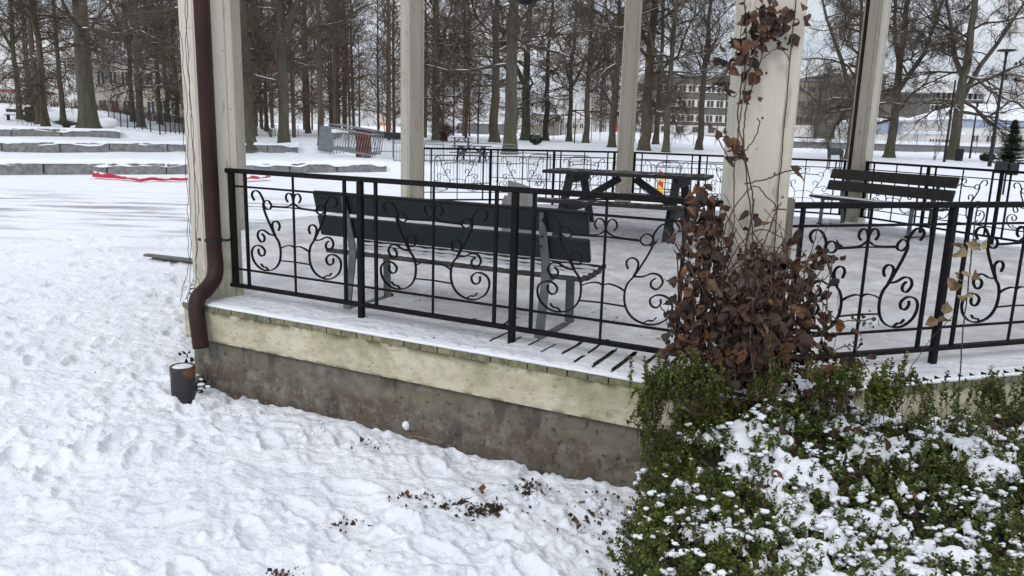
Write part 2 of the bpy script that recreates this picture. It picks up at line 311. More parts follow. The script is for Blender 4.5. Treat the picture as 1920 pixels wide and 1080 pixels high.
def blob(mb, c, r, rn, sq=(1, 1, 1), n=8, amp=.25):
    vs = []; fs = []; k = n//2+1
    ph = [rn.uniform(0, 6.3) for _ in range(4)]
    for i in range(k+1):
        th = math.pi*i/k
        for j in range(n):
            a = 2*math.pi*j/n; q = 1+amp*(math.sin(2*a+ph[0])*math.sin(th)+math.sin(3*th+ph[1]+a)*.5+.4*math.sin(3*a+ph[2]))*.6
            vs.append((c[0]+r*sq[0]*q*math.sin(th)*math.cos(a), c[1]+r*sq[1]*q*math.sin(th)*math.sin(a), c[2]+r*sq[2]*q*math.cos(th)))
    for i in range(k):
        for j in range(n): j2 = (j+1) % n; fs.append((i*n+j, (i+1)*n+j, (i+1)*n+j2, i*n+j2))
    mb.add(vs, fs)
rnd = random.Random(7); rng = np.random.default_rng(5)

# ------------------------------------------------------------------ ground
def build_ground():
    az = np.concatenate([np.radians(np.arange(-180, -46, 6)), np.radians(np.arange(-46, 46, .17)), np.radians(np.arange(46, 180, 6))])
    r = [1.0]
    while r[-1] < 900: r.append(r[-1]*(1.0045 if r[-1] < 14 else 1.012))
    r = np.array(r); na, nr = len(az), len(r)
    X = r[:, None]*np.sin(az)[None]; Y = r[:, None]*np.cos(az)[None]
    Z = terr(X, Y)
    fade = 1-sst(25, 60, r)[:, None]
    Z = Z + (fbm(X*1.3, Y*1.3, 3)-.5)*.06*fade*(.35+.65*(1-sst(9, 16, r)[:, None])) + (fbm(X*6.5, Y*6.5, 8, 4)-.5)*.045*(1-sst(8, 20, r)[:, None]) + (fbm(X*19, Y*19, 18, 3)-.5)*.030*(1-sst(5, 12, r)[:, None])*(2.1*sst(.35, .75, fbm(X*1.1, Y*1.1, 61, 3)))
    rg = 1-np.abs(2*fbm(X*3.2+fbm(X*2, Y*2, 5)*1.5, Y*3.2, 21, 3)-1)
    Z = Z + (rg**3-.4)*.020*(1-sst(8, 20, r)[:, None])
    Z = Z + (fbm(X*.25, Y*.25, 11)-.5)*.3*sst(20, 60, r)[:, None]
    # lumps and footprints close by
    fp = np.random.default_rng(3)
    near = r < 16
    Xn, Yn = X[near], Y[near]; dz = np.zeros_like(Xn)
    for k in range(620):
        cx = fp.uniform(-8, 1.2); cy = fp.uniform(2.2, 13)
        a = fp.normal(.35, .5); ca, sa = math.cos(a), math.sin(a)
        i0 = np.searchsorted(r, max(1.01, math.hypot(cx, cy)-.35)); i1 = np.searchsorted(r, math.hypot(cx, cy)+.35)
        xs = Xn[i0:i1]; ys = Yn[i0:i1]
        u = ((xs-cx)*ca+(ys-cy)*sa)/.062; v = (-(xs-cx)*sa+(ys-cy)*ca)/.15
        q = u*u+v*v; d = fp.uniform(.010, .038)*(1.25 if cy > 4 else .8)
        dz[i0:i1] += -d*np.exp(-q**4*.6) + d*.45*np.exp(-(np.sqrt(q)-1.25)**2*22)
    for k in range(6500):
        cx = fp.uniform(-6, 1.2); cy = fp.uniform(2.2, 9); s = fp.choice((.007, .009, .012, .016, .026))
        i0 = np.searchsorted(r, max(1.01, math.hypot(cx, cy)-.2)); i1 = np.searchsorted(r, math.hypot(cx, cy)+.2)
        q = ((Xn[i0:i1]-cx)**2+(Yn[i0:i1]-cy)**2)/s**2
        dz[i0:i1] += s*.62*np.exp(-q*q*.6)
    Z[near] += dz
    Z[:, :] = Z
    V = np.stack([X, Y, Z], -1).reshape(-1, 3)
    i = np.arange(nr-1)[:, None]*na; j = np.arange(na)[None]; j2 = (j+1) % na
    Fq = np.stack([i+j, i+j2, i+na+j2, i+na+j], -1).reshape(-1, 4)[:, ::-1]
    V = np.vstack([V, [[0, 0, -.66]]]); c = len(V)-1
    g = npmesh('snowy_ground', V, Fq, M['ground'], smooth=True)
    bm = bmesh.new(); bm.from_mesh(g.data); bm.verts.ensure_lookup_table()
    for a in range(na):
        f = bm.faces.new((bm.verts[a], bm.verts[(a+1) % na], bm.verts[c])); f.smooth = True
        f.normal_update()
        if f.normal.z < 0: f.normal_flip()
    bm.to_mesh(g.data); bm.free()
    tag(g, kind='structure')
build_ground()

# ------------------------------------------------------------------ pavilion
C8 = np.array([1.5803, 8.926]); TH = -2.4296
def corner(k, r=5.): a = TH+k*math.pi/4; return C8 + r*np.array([math.cos(a), math.sin(a)])
RD = 5.27
pav = thing('pavilion', 'open eight-sided park pavilion with cream columns, snowy board deck and stained concrete base', 'pavilion', (C8[0], C8[1], -.66))
PO = np.array([C8[0], C8[1], -.66])
def rel(p): return (p[0]-PO[0], p[1]-PO[1], p[2]-PO[2])
def PB(mb, name, mt, smooth=False, lab=None):
    mb.v = [(x-PO[0], y-PO[1], z) for x, y, z in mb.v]
    o = mb.build(name, mt, pav, smooth); o.location = (0, 0, .66)
    if lab: o['label'] = lab
    return o
def octa(r, z): return [(*corner(k, r), z) for k in range(8)]
# foundation
mb = MB(); n8 = range(8)
lo, hi = octa(RD-.065, -1.3), octa(RD-.065, -.252)
mb.add(lo+hi, [tuple(n8)[::-1], tuple(8+i for i in n8)]+[(i, (i+1) % 8, 8+(i+1) % 8, 8+i) for i in n8]); PB(mb, 'foundation', M['conc'])
# pavement-coloured cable / crack ridges on the foundation face of the near side
# fascia boards
for k in n8:
    a0, a1 = corner(k, RD-.012), corner((k+1) % 8, RD-.012); b0, b1 = corner(k, RD-.045), corner((k+1) % 8, RD-.045)
    mb = MB(); mb.add([(*a0, -.262), (*a1, -.262), (*b1, -.262), (*b0, -.262), (*a0, -.040), (*a1, -.040), (*b1, -.040), (*b0, -.040)],
                      [(0, 3, 2, 1), (4, 5, 6, 7), (0, 1, 5, 4), (1, 2, 6, 5), (2, 3, 7, 6), (3, 0, 4, 7)]); PB(mb, 'fascia_board', M['fascia'])
# deck boards: run inwards from each side for 1.1 m, then a plain inner deck
mb = MB()
for k in n8:
    a, b = corner(k, RD), corner((k+1) % 8, RD); l = np.linalg.norm(b-a); d = (b-a)/l; n = np.array([-d[1], d[0]])
    if np.dot(C8-a, n) < 0: n = -n
    nb = int(l/.12); w = l/nb
    for i in range(nb):
        t0, t1 = i*w+.004, (i+1)*w-.004; r = random.Random(k*99+i); e = r.uniform(-.006, .004); dzb = r.uniform(-.002, .002)
        tm = (t0+t1)/2; dep = min(1.2, max(.05, min(tm, l-tm)*2.3))
        q = [a+d*t0-n*e, a+d*t1-n*e, a+d*t1+n*dep, a+d*t0+n*dep]
        mb.add([(*p, -.038) for p in q]+[(*p, -.002+dzb) for p in q], [(0, 3, 2, 1), (4, 5, 6, 7), (0, 1, 5, 4), (1, 2, 6, 5), (2, 3, 7, 6), (3, 0, 4, 7)])
PB(mb, 'deck_boards', M['board_end'])
mb = MB(); lo, hi = octa(RD-.3, -.2), octa(RD-.3, -.012)
mb.add(lo+hi, [tuple(n8)[::-1], tuple(8+i for i in n8)]+[(i, (i+1) % 8, 8+(i+1) % 8, 8+i) for i in n8]); PB(mb, 'deck_base', M['black'])
# snow on the deck: fine grid in the frame of the near side, with slots where board gaps show
def deck_snow():
    a, b = corner(0, RD), corner(1, RD); l = np.linalg.norm(b-a); d = (b-a)/l; n = np.array([-d[1], d[0]])
    t = np.unique(np.concatenate([np.arange(-3.2, 0, .12), np.arange(0, 1.2, .03), np.arange(1.2, 2.2, .014), np.arange(2.2, 3.9, .0065), np.arange(4.1, 7.4, .06)]))
    s = np.unique(np.concatenate([np.arange(0.0, .05, .006), np.arange(.05, 1.0, .012), np.arange(1., 3, .035), np.arange(3, 9.9, .09)]))
    T, S = np.meshgrid(t, s, indexing='ij')
    X = a[0]+d[0]*T+n[0]*S; Y = a[1]+d[1]*T+n[1]*S
    dist = np.full(X.shape, 99.)
    for k in n8:
        p, q = corner(k, RD), corner((k+1) % 8, RD); e = (q-p)/np.linalg.norm(q-p); m_ = np.array([-e[1], e[0]])
        if np.dot(C8-p, m_) < 0: m_ = -m_
        dist = np.minimum(dist, (X-p[0])*m_[0]+(Y-p[1])*m_[1])
    edge = sst(-.002, .035+.02*vn(X*9, Y*9, 4), dist)
    H = .004+.022*edge + .012*(fbm(X*2.2, Y*2.2, 2)-.5) + .010*(fbm(X*9, Y*9, 6)-.5)
    tr = sst(.45, 1.2, dist)*(fbm(X*.8, Y*.8, 31) > .38)
    H = H + tr*(.075*(fbm(X*5, Y*5, 13, 4)-.5)) - tr*.004
    bw = l/int(l/.12); ph = np.abs(((T/bw+.5) % 1)-.5)*bw
    H = H - .010*np.exp(-(ph/.012)**2)*(vn(T*3, S*2, 9) > .3)*(T > 1.4)
    kill = dist < -.001
    slots = [(2.40, .24, .44, .008), (2.52, .26, .36, .006), (2.64, .30, .50, .007), (2.76, .22, .30, .006), (2.88, .24, .46, .010), (3.00, .12, .2, .007), (3.0, .34, .60, .007), (3.12, .10, .40, .011), (3.24, .26, .36, .008), (3.36, .08, .40, .012), (3.48, .30, .58, .009), (3.60, .06, .20, .012), (3.60, .36, .48, .008), (3.72, .05, .42, .014), (2.1, .5, .66, .006), (2.3, .6, .8, .006)]
    for t0, s0, s1, w in slots:
        tt = round(t0/bw)*bw; s0, s1 = s0-.04, s1+.09; f = np.clip(np.minimum(S-s0, s1-S)/.07, 0, 1)
        kill |= (np.abs(T-tt) < w*1.1*f) & (S > s0) & (S < s1)
    Z = np.maximum(H, .001)
    V = np.stack([X-PO[0], Y-PO[1], Z], -1).reshape(-1, 3); nt_, ns = T.shape
    i = np.arange(nt_-1)[:, None]; j = np.arange(ns-1)[None]
    kc = kill[:-1, :-1] | kill[1:, :-1] | kill[1:, 1:] | kill[:-1, 1:]
    Fq = np.stack([i*ns+j, (i+1)*ns+j, (i+1)*ns+j+1, i*ns+j+1], -1)[~kc]
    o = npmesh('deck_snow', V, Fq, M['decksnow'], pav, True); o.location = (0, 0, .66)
    # snow rim hanging over the board ends on all sides
    mb = MB()
    for k in n8:
        p, q = corner(k, RD), corner((k+1) % 8, RD); e = (q-p); le = np.linalg.norm(e); e = e/le; m_ = np.array([-e[1], e[0]])
        if np.dot(C8-p, m_) < 0: m_ = -m_
        ns_ = 90 if k in (0, 1) else 24; pts = []; rad = []
        for i in range(ns_+1):
            tt = le*i/ns_; v = float(vn(tt*7, k*3.1, 2)); c = p+e*tt+m_*(.012+.004*v); pts.append((*c, .006+.003*v)); rad.append(.010+.006*v)
        mb.tube(pts, rad, 6)
    PB(mb, 'snow_rim', M['snow'], True)
deck_snow()
# columns
COLR = {}
for k in n8:
    c = corner(k); a = TH+k*math.pi/4; R = Matrix.Rotation(a, 3, 'Z')
    mb = MB(); mb.box((c[0], c[1], 1.95), (.262, .262, 3.94), R, .004)
    # cladding boards, two per face, with a shadow gap
    for f in range(4):
        Rf = Matrix.Rotation(a+f*math.pi/2, 3, 'Z')
        for (w, off) in ((.205, -.027), (.045, .106)):
            p = Rf @ Vector((.133, off, 0)); mb.box((c[0]+p.x, c[1]+p.y, 1.95), (.012, w, 3.92), Rf, .002)
    col = PB(mb, 'column', M['colw']); COLR[k] = col
    if k in (0, 1, 4):
        nb = MB(); rn = random.Random(k)
        for f in range(4):
            Rf = Matrix.Rotation(a+f*math.pi/2, 3, 'Z')
            for i in range(26):
                z = .2+i*.13+rn.uniform(-.04, .04); p = Rf @ Vector((.1392, rn.choice((-.11, .055, -.03, .106))+rn.uniform(-.01, .01), z)); s_ = rn.choice((.003, .003, .004, .006))
                nb.box((c[0]+p.x, c[1]+p.y, p.z), (.002, s_*1.6, s_*2), Rf, .0005)
        nl = PB(nb, 'nail_heads', M['dirtcol']); nl.parent = col; nl.location = (0, 0, 0)
# roof
mb = MB(); lo, hi = octa(5.45, 3.92), octa(5.45, 4.08)
mb.add(lo+hi+[(*C8, 6.2)], [tuple(n8)[::-1]]+[(i, (i+1) % 8, 8+(i+1) % 8, 8+i) for i in n8]+[(8+i, 8+(i+1) % 8, 16) for i in n8]); PB(mb, 'roof', M['colw'])

# wooden stop post beside the vine covered column
p1 = corner(1); u1 = (corner(2)-p1)/np.linalg.norm(corner(2)-p1)
mb = MB(); q = p1+u1*.205-np.array([0, .02]); mb.box((q[0], q[1], .5), (.06, .055, 1.0), Matrix.Rotation(math.atan2(u1[1], u1[0]), 3, 'Z'), .008)
M['oldpost'] = mat('old_brown_grey_post', (.15, .135, .10), (.22, .20, .155), scale=12, rough=.9, stretch=(6, 6, .6), bump=.002)
PB(mb, 'rail_stop_post', M['oldpost'])

# ------------------------------------------------------------------ railings
MOT = dict(
 curl=[(3.099, .766), (3.116, .79), (3.108, .819), (3.083, .828), (3.06, .809), (3.052, .768), (3.069, .751), (3.101, .735), (3.174, .729), (3.245, .729)],
 main=[(3.412, .758), (3.427, .776), (3.434, .799), (3.419, .821), (3.392, .827), (3.362, .816), (3.335, .779), (3.325, .752), (3.330, .723), (3.315, .676), (3.277, .602), (3.229, .521), (3.195, .476), (3.181, .415), (3.191, .345), (3.231, .29), (3.299, .262), (3.37, .266), (3.432, .306), (3.457, .362), (3.448, .407), (3.412, .432), (3.365, .432), (3.331, .404), (3.34, .37), (3.369, .362), (3.391, .384), (3.39, .412)],
 circ=[(3.256, .739), (3.258, .715), (3.282, .702), (3.312, .712), (3.326, .738), (3.308, .761), (3.278, .762), (3.256, .739)],
 small=[(3.194, .559), (3.182, .593), (3.198, .62), (3.228, .623), (3.251, .6), (3.244, .558), (3.226, .521)],
 mid=[(3.229, .521), (3.282, .527), (3.333, .55), (3.375, .543), (3.394, .515), (3.389, .49), (3.363, .464), (3.333, .475), (3.331, .504), (3.353, .524)],
 arch=[(3.05, .451), (3.086, .463), (3.142, .452), (3.18, .433)], link=[(3.054, .349), (3.191, .345)], tip=[(3.299, .262), (3.325, .282), (3.352, .284), (3.372, .305)],
 line=[(3.05, .728), (3.258, .722)])
def cr_(pts, k=4):
    P = [pts[0]]+list(pts)+[pts[-1]]; o = []
    for i in range(1, len(P)-2):
        for j in range(k):
            t = j/k; a, b, c, d = (np.array(P[i+q]) for q in (-1, 0, 1, 2))
            o.append(.5*((2*b)+(-a+c)*t+(2*a-5*b+4*c-d)*t*t+(-a+3*b-3*c+d)*t**3))
    o.append(np.array(P[-2])); return o
def strip(mb, pts, w=.016, th=.0065):
    P = np.array(pts); T = np.gradient(P, axis=0); T /= np.linalg.norm(T, axis=1)[:, None]+1e-9; Nn = np.stack([-T[:, 1], T[:, 0]], 1)
    vs = []; fs = []
    for p, n in zip(P, Nn):
        for sx, sy in ((-1, -1), (1, -1), (1, 1), (-1, 1)):
            q = p+n*th/2*sx; vs.append((q[0], w/2*sy, q[1]))
    k = len(P)
    for i in range(k-1):
        for j in range(4): j2 = (j+1) % 4; fs.append((4*i+j, 4*i+j2, 4*i+4+j2, 4*i+4+j))
    fs += [(3, 2, 1, 0), tuple(4*(k-1)+j for j in range(4))]
    mb.add(vs, fs)
def make_rail(label):
    t = thing('railing', label, 'railing', group='black scrollwork railings round the pavilion deck')
    MB().box((1.91, 0, .957), (3.70, .046, .032), None, .004).build('top_rail', M['iron'], t)
    MB().box((1.91, 0, .118), (3.70, .040, .026), None, .003).build('bottom_rail', M['iron'], t)
    for z in (.848, .243): MB().box((1.90, 0, z), (3.44, .012, .014)).build('cross_bar', M['iron'], t)
    for x in (.18, 1.335, 2.475, 3.62):
        lo = .0 if x in (1.335, 2.475) else .11
        MB().box((x, 0, (.94+lo)/2), (.038, .038, .94-lo), None, .003).build('post', M['iron'], t)
    for x0 in (.76, 1.905, 3.045):
        for dx, w in ((-.445, .020), (0, .013), (.445, .020)):
            MB().box((x0+dx, 0, .535), (w, w*.9, .815)).build('baluster', M['iron'], t)
        mb = MB()
        for sg in (1, -1):
            for k, v in MOT.items():
                pts = [((u-3.05)*sg, z) for u, z in v]
                th = .0085 if k in ('main', 'mid', 'small') else .007
                strip(mb, [(x0+p[0], p[1]) for p in (cr_(pts) if len(pts) > 2 else pts)], .016, th)
        mb.build('scrollwork', M['iron'], t)
    return t
def rail_place(i, j):
    a, b = corner(i % 8), corner(j % 8); d = (b-a)/np.linalg.norm(b-a); return (a[0], a[1], .0), math.atan2(d[1], d[0])
railA = make_rail('black scrollwork railing along the near deck edge, right in front of the dark green bench')
setw(railA, *rail_place(0, 1))
for (i, j, lab) in ((1, 2, 'black scrollwork railing at the right, starting beside the vine-covered column'),
                    (4, 5, 'black scrollwork railing behind the brown-black bench on the right'),
                    (4, 3, 'black scrollwork railing between the slim back column and the column with a brown pipe'),
                    (3, 2, 'black scrollwork railing at the back with steel crowd barriers right behind it'),):
    if j == 3: i, j = -3, -4
    elif (i, j) == (3, 2): i, j = -2, -3
    elif (i, j) == (4, 5): i, j = -4, -5
    loc, rz = rail_place(i, j); clone(railA, loc, rz, lab)

# ------------------------------------------------------------------ benches
def make_bench(label, slatmat, loc, rz):
    t = thing('park_bench', label, 'bench', loc, rz, group='slatted park benches on the deck')
    for z in (.586, .760):
        yb = .047 if z < .7 else .0
        MB().beam((-1.03, yb+.018, z), (1.03, yb+.018, z), .032, .150, up=(0, -.28, 1), bev=.006).build('back_slat', slatmat, t)
    zs = [(.105, .405), (.195, .398), (.285, .400), (.375, .408), (.465, .425)]
    for y, z in zs:
        MB().beam((-.99, y, z), (.99, y, z), .078, .034, bev=.006).build('seat_slat', M['slat'], t)
        mb = MB(); pts = [(-.98+i*.035, y, z+.024+.004*math.sin(i*1.7+y*30)) for i in range(57)]
        vs = []; fs = []
        for i, p in enumerate(pts):
            w = .037*(.88+.12*math.sin(i*2.3+y*11)); vs += [(p[0], p[1]-w, z+.016), (p[0], p[1], p[2]+.006), (p[0], p[1]+w, z+.016)]
        for i in range(56): fs += [(3*i, 3*i+3, 3*i+4, 3*i+1), (3*i+1, 3*i+4, 3*i+5, 3*i+2)]
        mb.add(vs, fs); sn = mb.build('slat_snow', M['snow'], t, True)
    for x in (-.745, .745):
        f = MB(); prof = [(.0, .0, .062), (.03, .14, .058), (.062, .30, .056), (.080, .42, .058), (.058, .52, .054), (.012, .68, .050), (-.022, .81, .024)]
        vs = []; fs = []
        for y, z, w in prof:
            vs += [(x-w/2, y-.008, z), (x+w/2, y-.008, z), (x+w/2, y+.006, z), (x-w/2, y+.006, z)]
        for i in range(len(prof)-1):
            for j in range(4): j2 = (j+1) % 4; fs.append((4*i+j, 4*i+j2, 4*i+4+j2, 4*i+4+j))
        fs += [(3, 2, 1, 0), tuple(4*(len(prof)-1)+j for j in range(4))]
        f.add([(a, b-.012, c) for a, b, c in vs], fs)
        f.add([(a+(.004 if a > x else -.004), b+.02 if False else b, c) for a, b, c in []], [])
        f.beam((x, -.0, .012), (x, .52, .012), .045, .018)
        f.beam((x, .08, .372), (x, .50, .392), .04, .02)
        f.build('rear_frame', M['steelgreen'], t)
        MB().beam((x+.01, .47, .005), (x+.01, .46, .40), .012, .060, up=(1, 0, 0)).build('front_leg', M['steelgreen'], t)
        MB().box((x, .505, .02), (.055, .05, .035), None, .006).build('foot_cap', M['black'], t)
        b = MB()
        for z in (.60, .66, .76, .82): b.tube([(x, -.03, z), (x, -.012, z)], .007, 8)
        b.build('bolts', M['black'], t)
    return t
bench = make_bench('dark green slatted bench with its back to the near railing, snow on its seat', M['green'], (-.49, 4.99, .01), math.atan2(-.435, .9))
M['bslat'] = mat('brown_black_slat', (.018, .016, .014), (.03, .028, .025), scale=6, rough=.6)
bench2 = make_bench('brown-black slatted bench on the right, in front of the column with a brown pipe', M['bslat'], (5.40, 11.2, .01), math.atan2(.89, -.455))

# weathered offcut board leaning on the bench
mb = MB()
pa = [Yd(x, y, 5.35) for x, y in ((952, 338), (976, 345), (1006, 357), (1003, 440), (950, 440))]
c0 = sum(pa)/5; nrm = np.array([.43, .90, 0])*.022
mb.add([p for p in pa]+[p+nrm for p in pa], [(4, 3, 2, 1, 0), (5, 6, 7, 8, 9)]+[(i, (i+1) % 5, 5+(i+1) % 5, 5+i) for i in range(5)])
M['paleboard'] = mat('pale_grey_board', (.22, .22, .22), (.30, .295, .29), scale=9, rough=.85, stretch=(8, 8, 1))
tag(mb.build('loose_board', M['paleboard']), 'pale grey board with a slanted top propped behind the back of the green bench', 'board')
mb = MB(); pb = [Yd(x, y, 5.45) for x, y in ((946, 366), (960, 378), (962, 440), (940, 440), (941, 378))]
mb.add([p for p in pb]+[p+nrm for p in pb], [(4, 3, 2, 1, 0), (5, 6, 7, 8, 9)]+[(i, (i+1) % 5, 5+(i+1) % 5, 5+i) for i in range(5)])
tag(mb.build('loose_board', M['paleboard']), 'small broken pale board beside the taller slanted one behind the green bench', 'board')

# ------------------------------------------------------------------ picnic tables
def make_picnic(label, L_=2.08, h=.79, hs=.455, mt=None, snow=False):
    mt = mt or M['ptab']
    t = thing('picnic_table', label, 'picnic table', group='wooden picnic tables')
    for i in range(5): MB().box((0, (i-2)*.15, h-.02), (L_, .142, .042), None, .005).build('top_plank', mt, t)
    for s in (-1, 1):
        for k in (0, 1): MB().box((0, s*(.64+.145*k), hs-.02), (L_*.98, .138, .042), None, .005).build('seat_plank', mt, t)
    for x in (-L_/2+.36, L_/2-.36):
        for s in (-1, 1): MB().beam((x, s*.80, 0), (x, s*.30, h-.05), .05, .10, up=(1, 0, 0)).build('leg', mt, t)
        MB().box((x+.05, 0, hs-.11), (.05, 1.56, .13), None, .004).build('cross_beam', mt, t)
        MB().box((x+.05, 0, h-.09), (.05, .74, .10), None, .004).build('top_beam', mt, t)
    for s in (-1, 1): MB().beam((s*.10, 0, h-.08), (s*(L_/2-.38), 0, hs-.1), .05, .09).build('brace', mt, t)
    if snow:
        mb = MB(); mb.box((0, 0, h+.03), (L_, .74, .06), None, .02)
        for s in (-1, 1): mb.box((0, s*.71, hs+.03), (L_*.98, .28, .06), None, .02)
        mb.build('snow_cap', M['snow'], t)
    return t
pic = make_picnic('dark wooden picnic table standing on the pavilion deck'); setw(pic, (1.45, 10.02, .012), math.radians(-21))
pf = make_picnic('small dark picnic table out on the snow, the farther one beyond the back railing', 1.8, .75, .45, M['ptab'], False)
q = at(865, 276); setw(pf, q, .1)
q = at(884, 303); clone(pf, q, -.15, 'dark picnic table on the snow right behind the steel crowd barriers and back railing', 1.1)

# ------------------------------------------------------------------ downpipes, standpipe, hook, lamp
def arc(pts, k=5): return [tuple(p) for p in cr_([np.array(p) for p in pts], k)]
a_, b_ = corner(0, RD), corner(1, RD); dA = (b_-a_)/np.linalg.norm(b_-a_); nA = np.array([dA[1], -dA[0]])   # outward normal of the near side
if np.dot(nA, a_-C8) < 0: nA = -nA
def onplane(px, py, off):   # point on the vertical plane parallel to the near side, off metres outside the deck edge
    d = ray(px, py); o = a_+nA*off; t = ((o-CC[:2])@nA)/(d[:2]@nA); return CC+d*t
top0 = onplane(401, 470, -.135); dp = thing('drainpipe', 'brown downpipe running down the left column and kinking over the deck edge', 'drainpipe', (top0[0], top0[1], -.4))
def lc(p): return (p[0]-top0[0], p[1]-top0[1], p[2]+.4)
pts = [(top0[0], top0[1], 3.9), (top0[0], top0[1], 2.), (top0[0], top0[1], top0[2]+.12), tuple(top0)]
for px, py, off in ((404, 500, -.13), (401, 522, -.10), (388, 541, -.04), (373, 556, .03), (368, 574, .06), (370, 598, .068), (377, 652, .075)): pts.append(tuple(onplane(px, py, off)))
sm = [lc(p) for p in (pts[:3]+arc(pts[3:], 5))]
MB().tube(sm, .0565, 18).build('pipe', M['pipe'], dp, True)
mb = MB(); z = 0.46; mb.lathe([(.058, -.011), (.062, -.011), (.062, .011), (.058, .011)], 18, (0, 0, z+.4))
mb.box((-.085, .0, z+.4), (.045, .02, .016), None, .003); mb.box((.085, .0, z+.4), (.045, .02, .016), None, .003); mb.tube([(-.105, 0, z+.4), (-.105, .07, z+.4)], .01, 8); mb.tube([(.105, 0, z+.4), (.105, .07, z+.4)], .01, 8)
mb.build('pipe_bracket', M['black'], dp)
p4 = corner(-4); tq = np.array([-p4[0], -p4[1]])/np.linalg.norm(p4)
q = p4+np.array([-.155, -.02]); dp2 = thing('drainpipe', 'straight dark brown downpipe on the left side of the column behind the right-hand bench', 'drainpipe', (q[0], q[1], 0))
MB().tube([(0, 0, .03), (0, 0, 3.9)], .030, 14).build('pipe', M['pipe'], dp2, True); MB().lathe([(.033, 1.2), (.036, 1.2), (.036, 1.22), (.033, 1.22)], 14).build('pipe_bracket', M['black'], dp2)
q = onplane(345, 740, .17); st = thing('standpipe', 'short rusty-rimmed iron pipe stub standing in the snow under the brown downpipe', 'pipe stub', (q[0], q[1], -.75))
MB().lathe([(.084, -.1), (.084, .30), (.086, .304), (.086, .333), (.083, .336), (.074, .336), (.072, .30)], 26).build('pipe_body', M['stub'], st, True)
mb = MB(); mb.lathe([(.071, .318), (.072, .328), (.06, .334), (.03, .335), (.001, .336)], 22); mb.build('snow_cap', M['snow'], st, True)
# small debris pile behind the stub
def leafmesh(kind='dead'):
    pass
lamp = thing('hanging_lamp', 'black hanging lamp whose underside just shows at the top edge of the picture', 'lamp', (.057, 8.93, 2.645))
MB().lathe([(.02, 0), (.07, .012), (.11, .05), (.125, .10), (.12, .16), (.08, .22), (.02, .25)], 20).build('lamp_shade', M['black'], lamp, True)
MB().tube([(0, 0, .22), (0, 0, 1.25)], .008, 6).build('hanging_rod', M['black'], lamp)
q = Uz(280, 478, -.60); q2 = Uz(372, 490, -.60)
pl = MB(); pl.beam((q[0], q[1], -.59), (q2[0]+.8, q2[1]-.25, -.59), .22, .035, bev=.004); pl.beam((q[0]+.1, q[1]+.02, -.64), (q2[0]+.8, q2[1]-.25, -.64), .18, .07)
o = pl.build('timber_step', M['wood_grey']); tag(o, 'grey timber step edge half buried in snow left of the left column', 'step')
sn = MB(); sn.beam((q[0]+.02, q[1]+.04, -.567), (q2[0]+.8, q2[1]-.21, -.567), .17, .018, bev=.006); sn.build('snow_layer', M['snow'], o)

# wet twig lines climbing the left column
def wobble(pts, amp, r, k=8):
    o = []
    P = [np.array(p, float) for p in pts]
    for i in range(len(P)-1):
        for j in range(k):
            t = j/k; o.append(P[i]*(1-t)+P[i+1]*t+np.array([r.uniform(-amp, amp) for _ in range(3)]))
    o.append(P[-1]); return [tuple(p) for p in o]
vt = thing('climber_stems', 'thin bare climber stems hanging down the left edge of the left column', 'climber', (-2.38, 5.45, -.02)); mb = MB(); r = random.Random(3)
for px, dpx in ((352, -8), (366, 4), (370, 12), (360, -2)):
    pts = [Yd(px-22+r.uniform(-8, 6), 0, 5.32), Yd(px-10+r.uniform(-6, 6), 200, 5.32), Yd(px+r.uniform(-4, 4), 380, 5.33), Yd(px+r.uniform(-3, 5), 500, 5.34), Yd(px+dpx-6, 566, 5.36)]
    mb.tube([(a+2.38, b-5.45, c+.02) for a, b, c in wobble(pts, .008, r)], .0022, 4)
mb.build('stem', M['vine'], vt)

# ------------------------------------------------------------------ snow splat on the wall, debris
q = onplane(761, 797, -.055); mb = MB(); r = random.Random(2)
for k in range(7): blob(mb, (q[0]+r.uniform(-.012, .012), q[1]+r.uniform(-.01, .01), q[2]+r.uniform(-.025, .025)), r.uniform(.014, .026), r, (1, .8, 1.1))
tag(mb.build('snowball_splat', M['snow'], None, True), 'burst snowball stuck to the stained concrete base', 'snowball')
# pale cracks / roots on the concrete
mb = MB(); r = random.Random(9)
for line in ([(735, 822), (790, 842), (850, 853), (900, 858), (925, 868), (960, 883), (1010, 897), (1070, 905)], [(770, 816), (800, 822), (822, 830), (822, 858)], [(706, 808), (724, 829)], [(1126, 856), (1140, 880)], [(1165, 850), (1176, 872), (1166, 862)]):
    pts = [onplane(x, y, -.062) for x, y in line]; mb.tube([tuple(p) for p in wobble(pts, .002, r, 4)], .0048, 5)
M['root'] = mat('pale_root', (.17, .15, .125), (.24, .21, .18), scale=20, rough=.9)
o = PB(mb, 'surface_roots', M['root'])

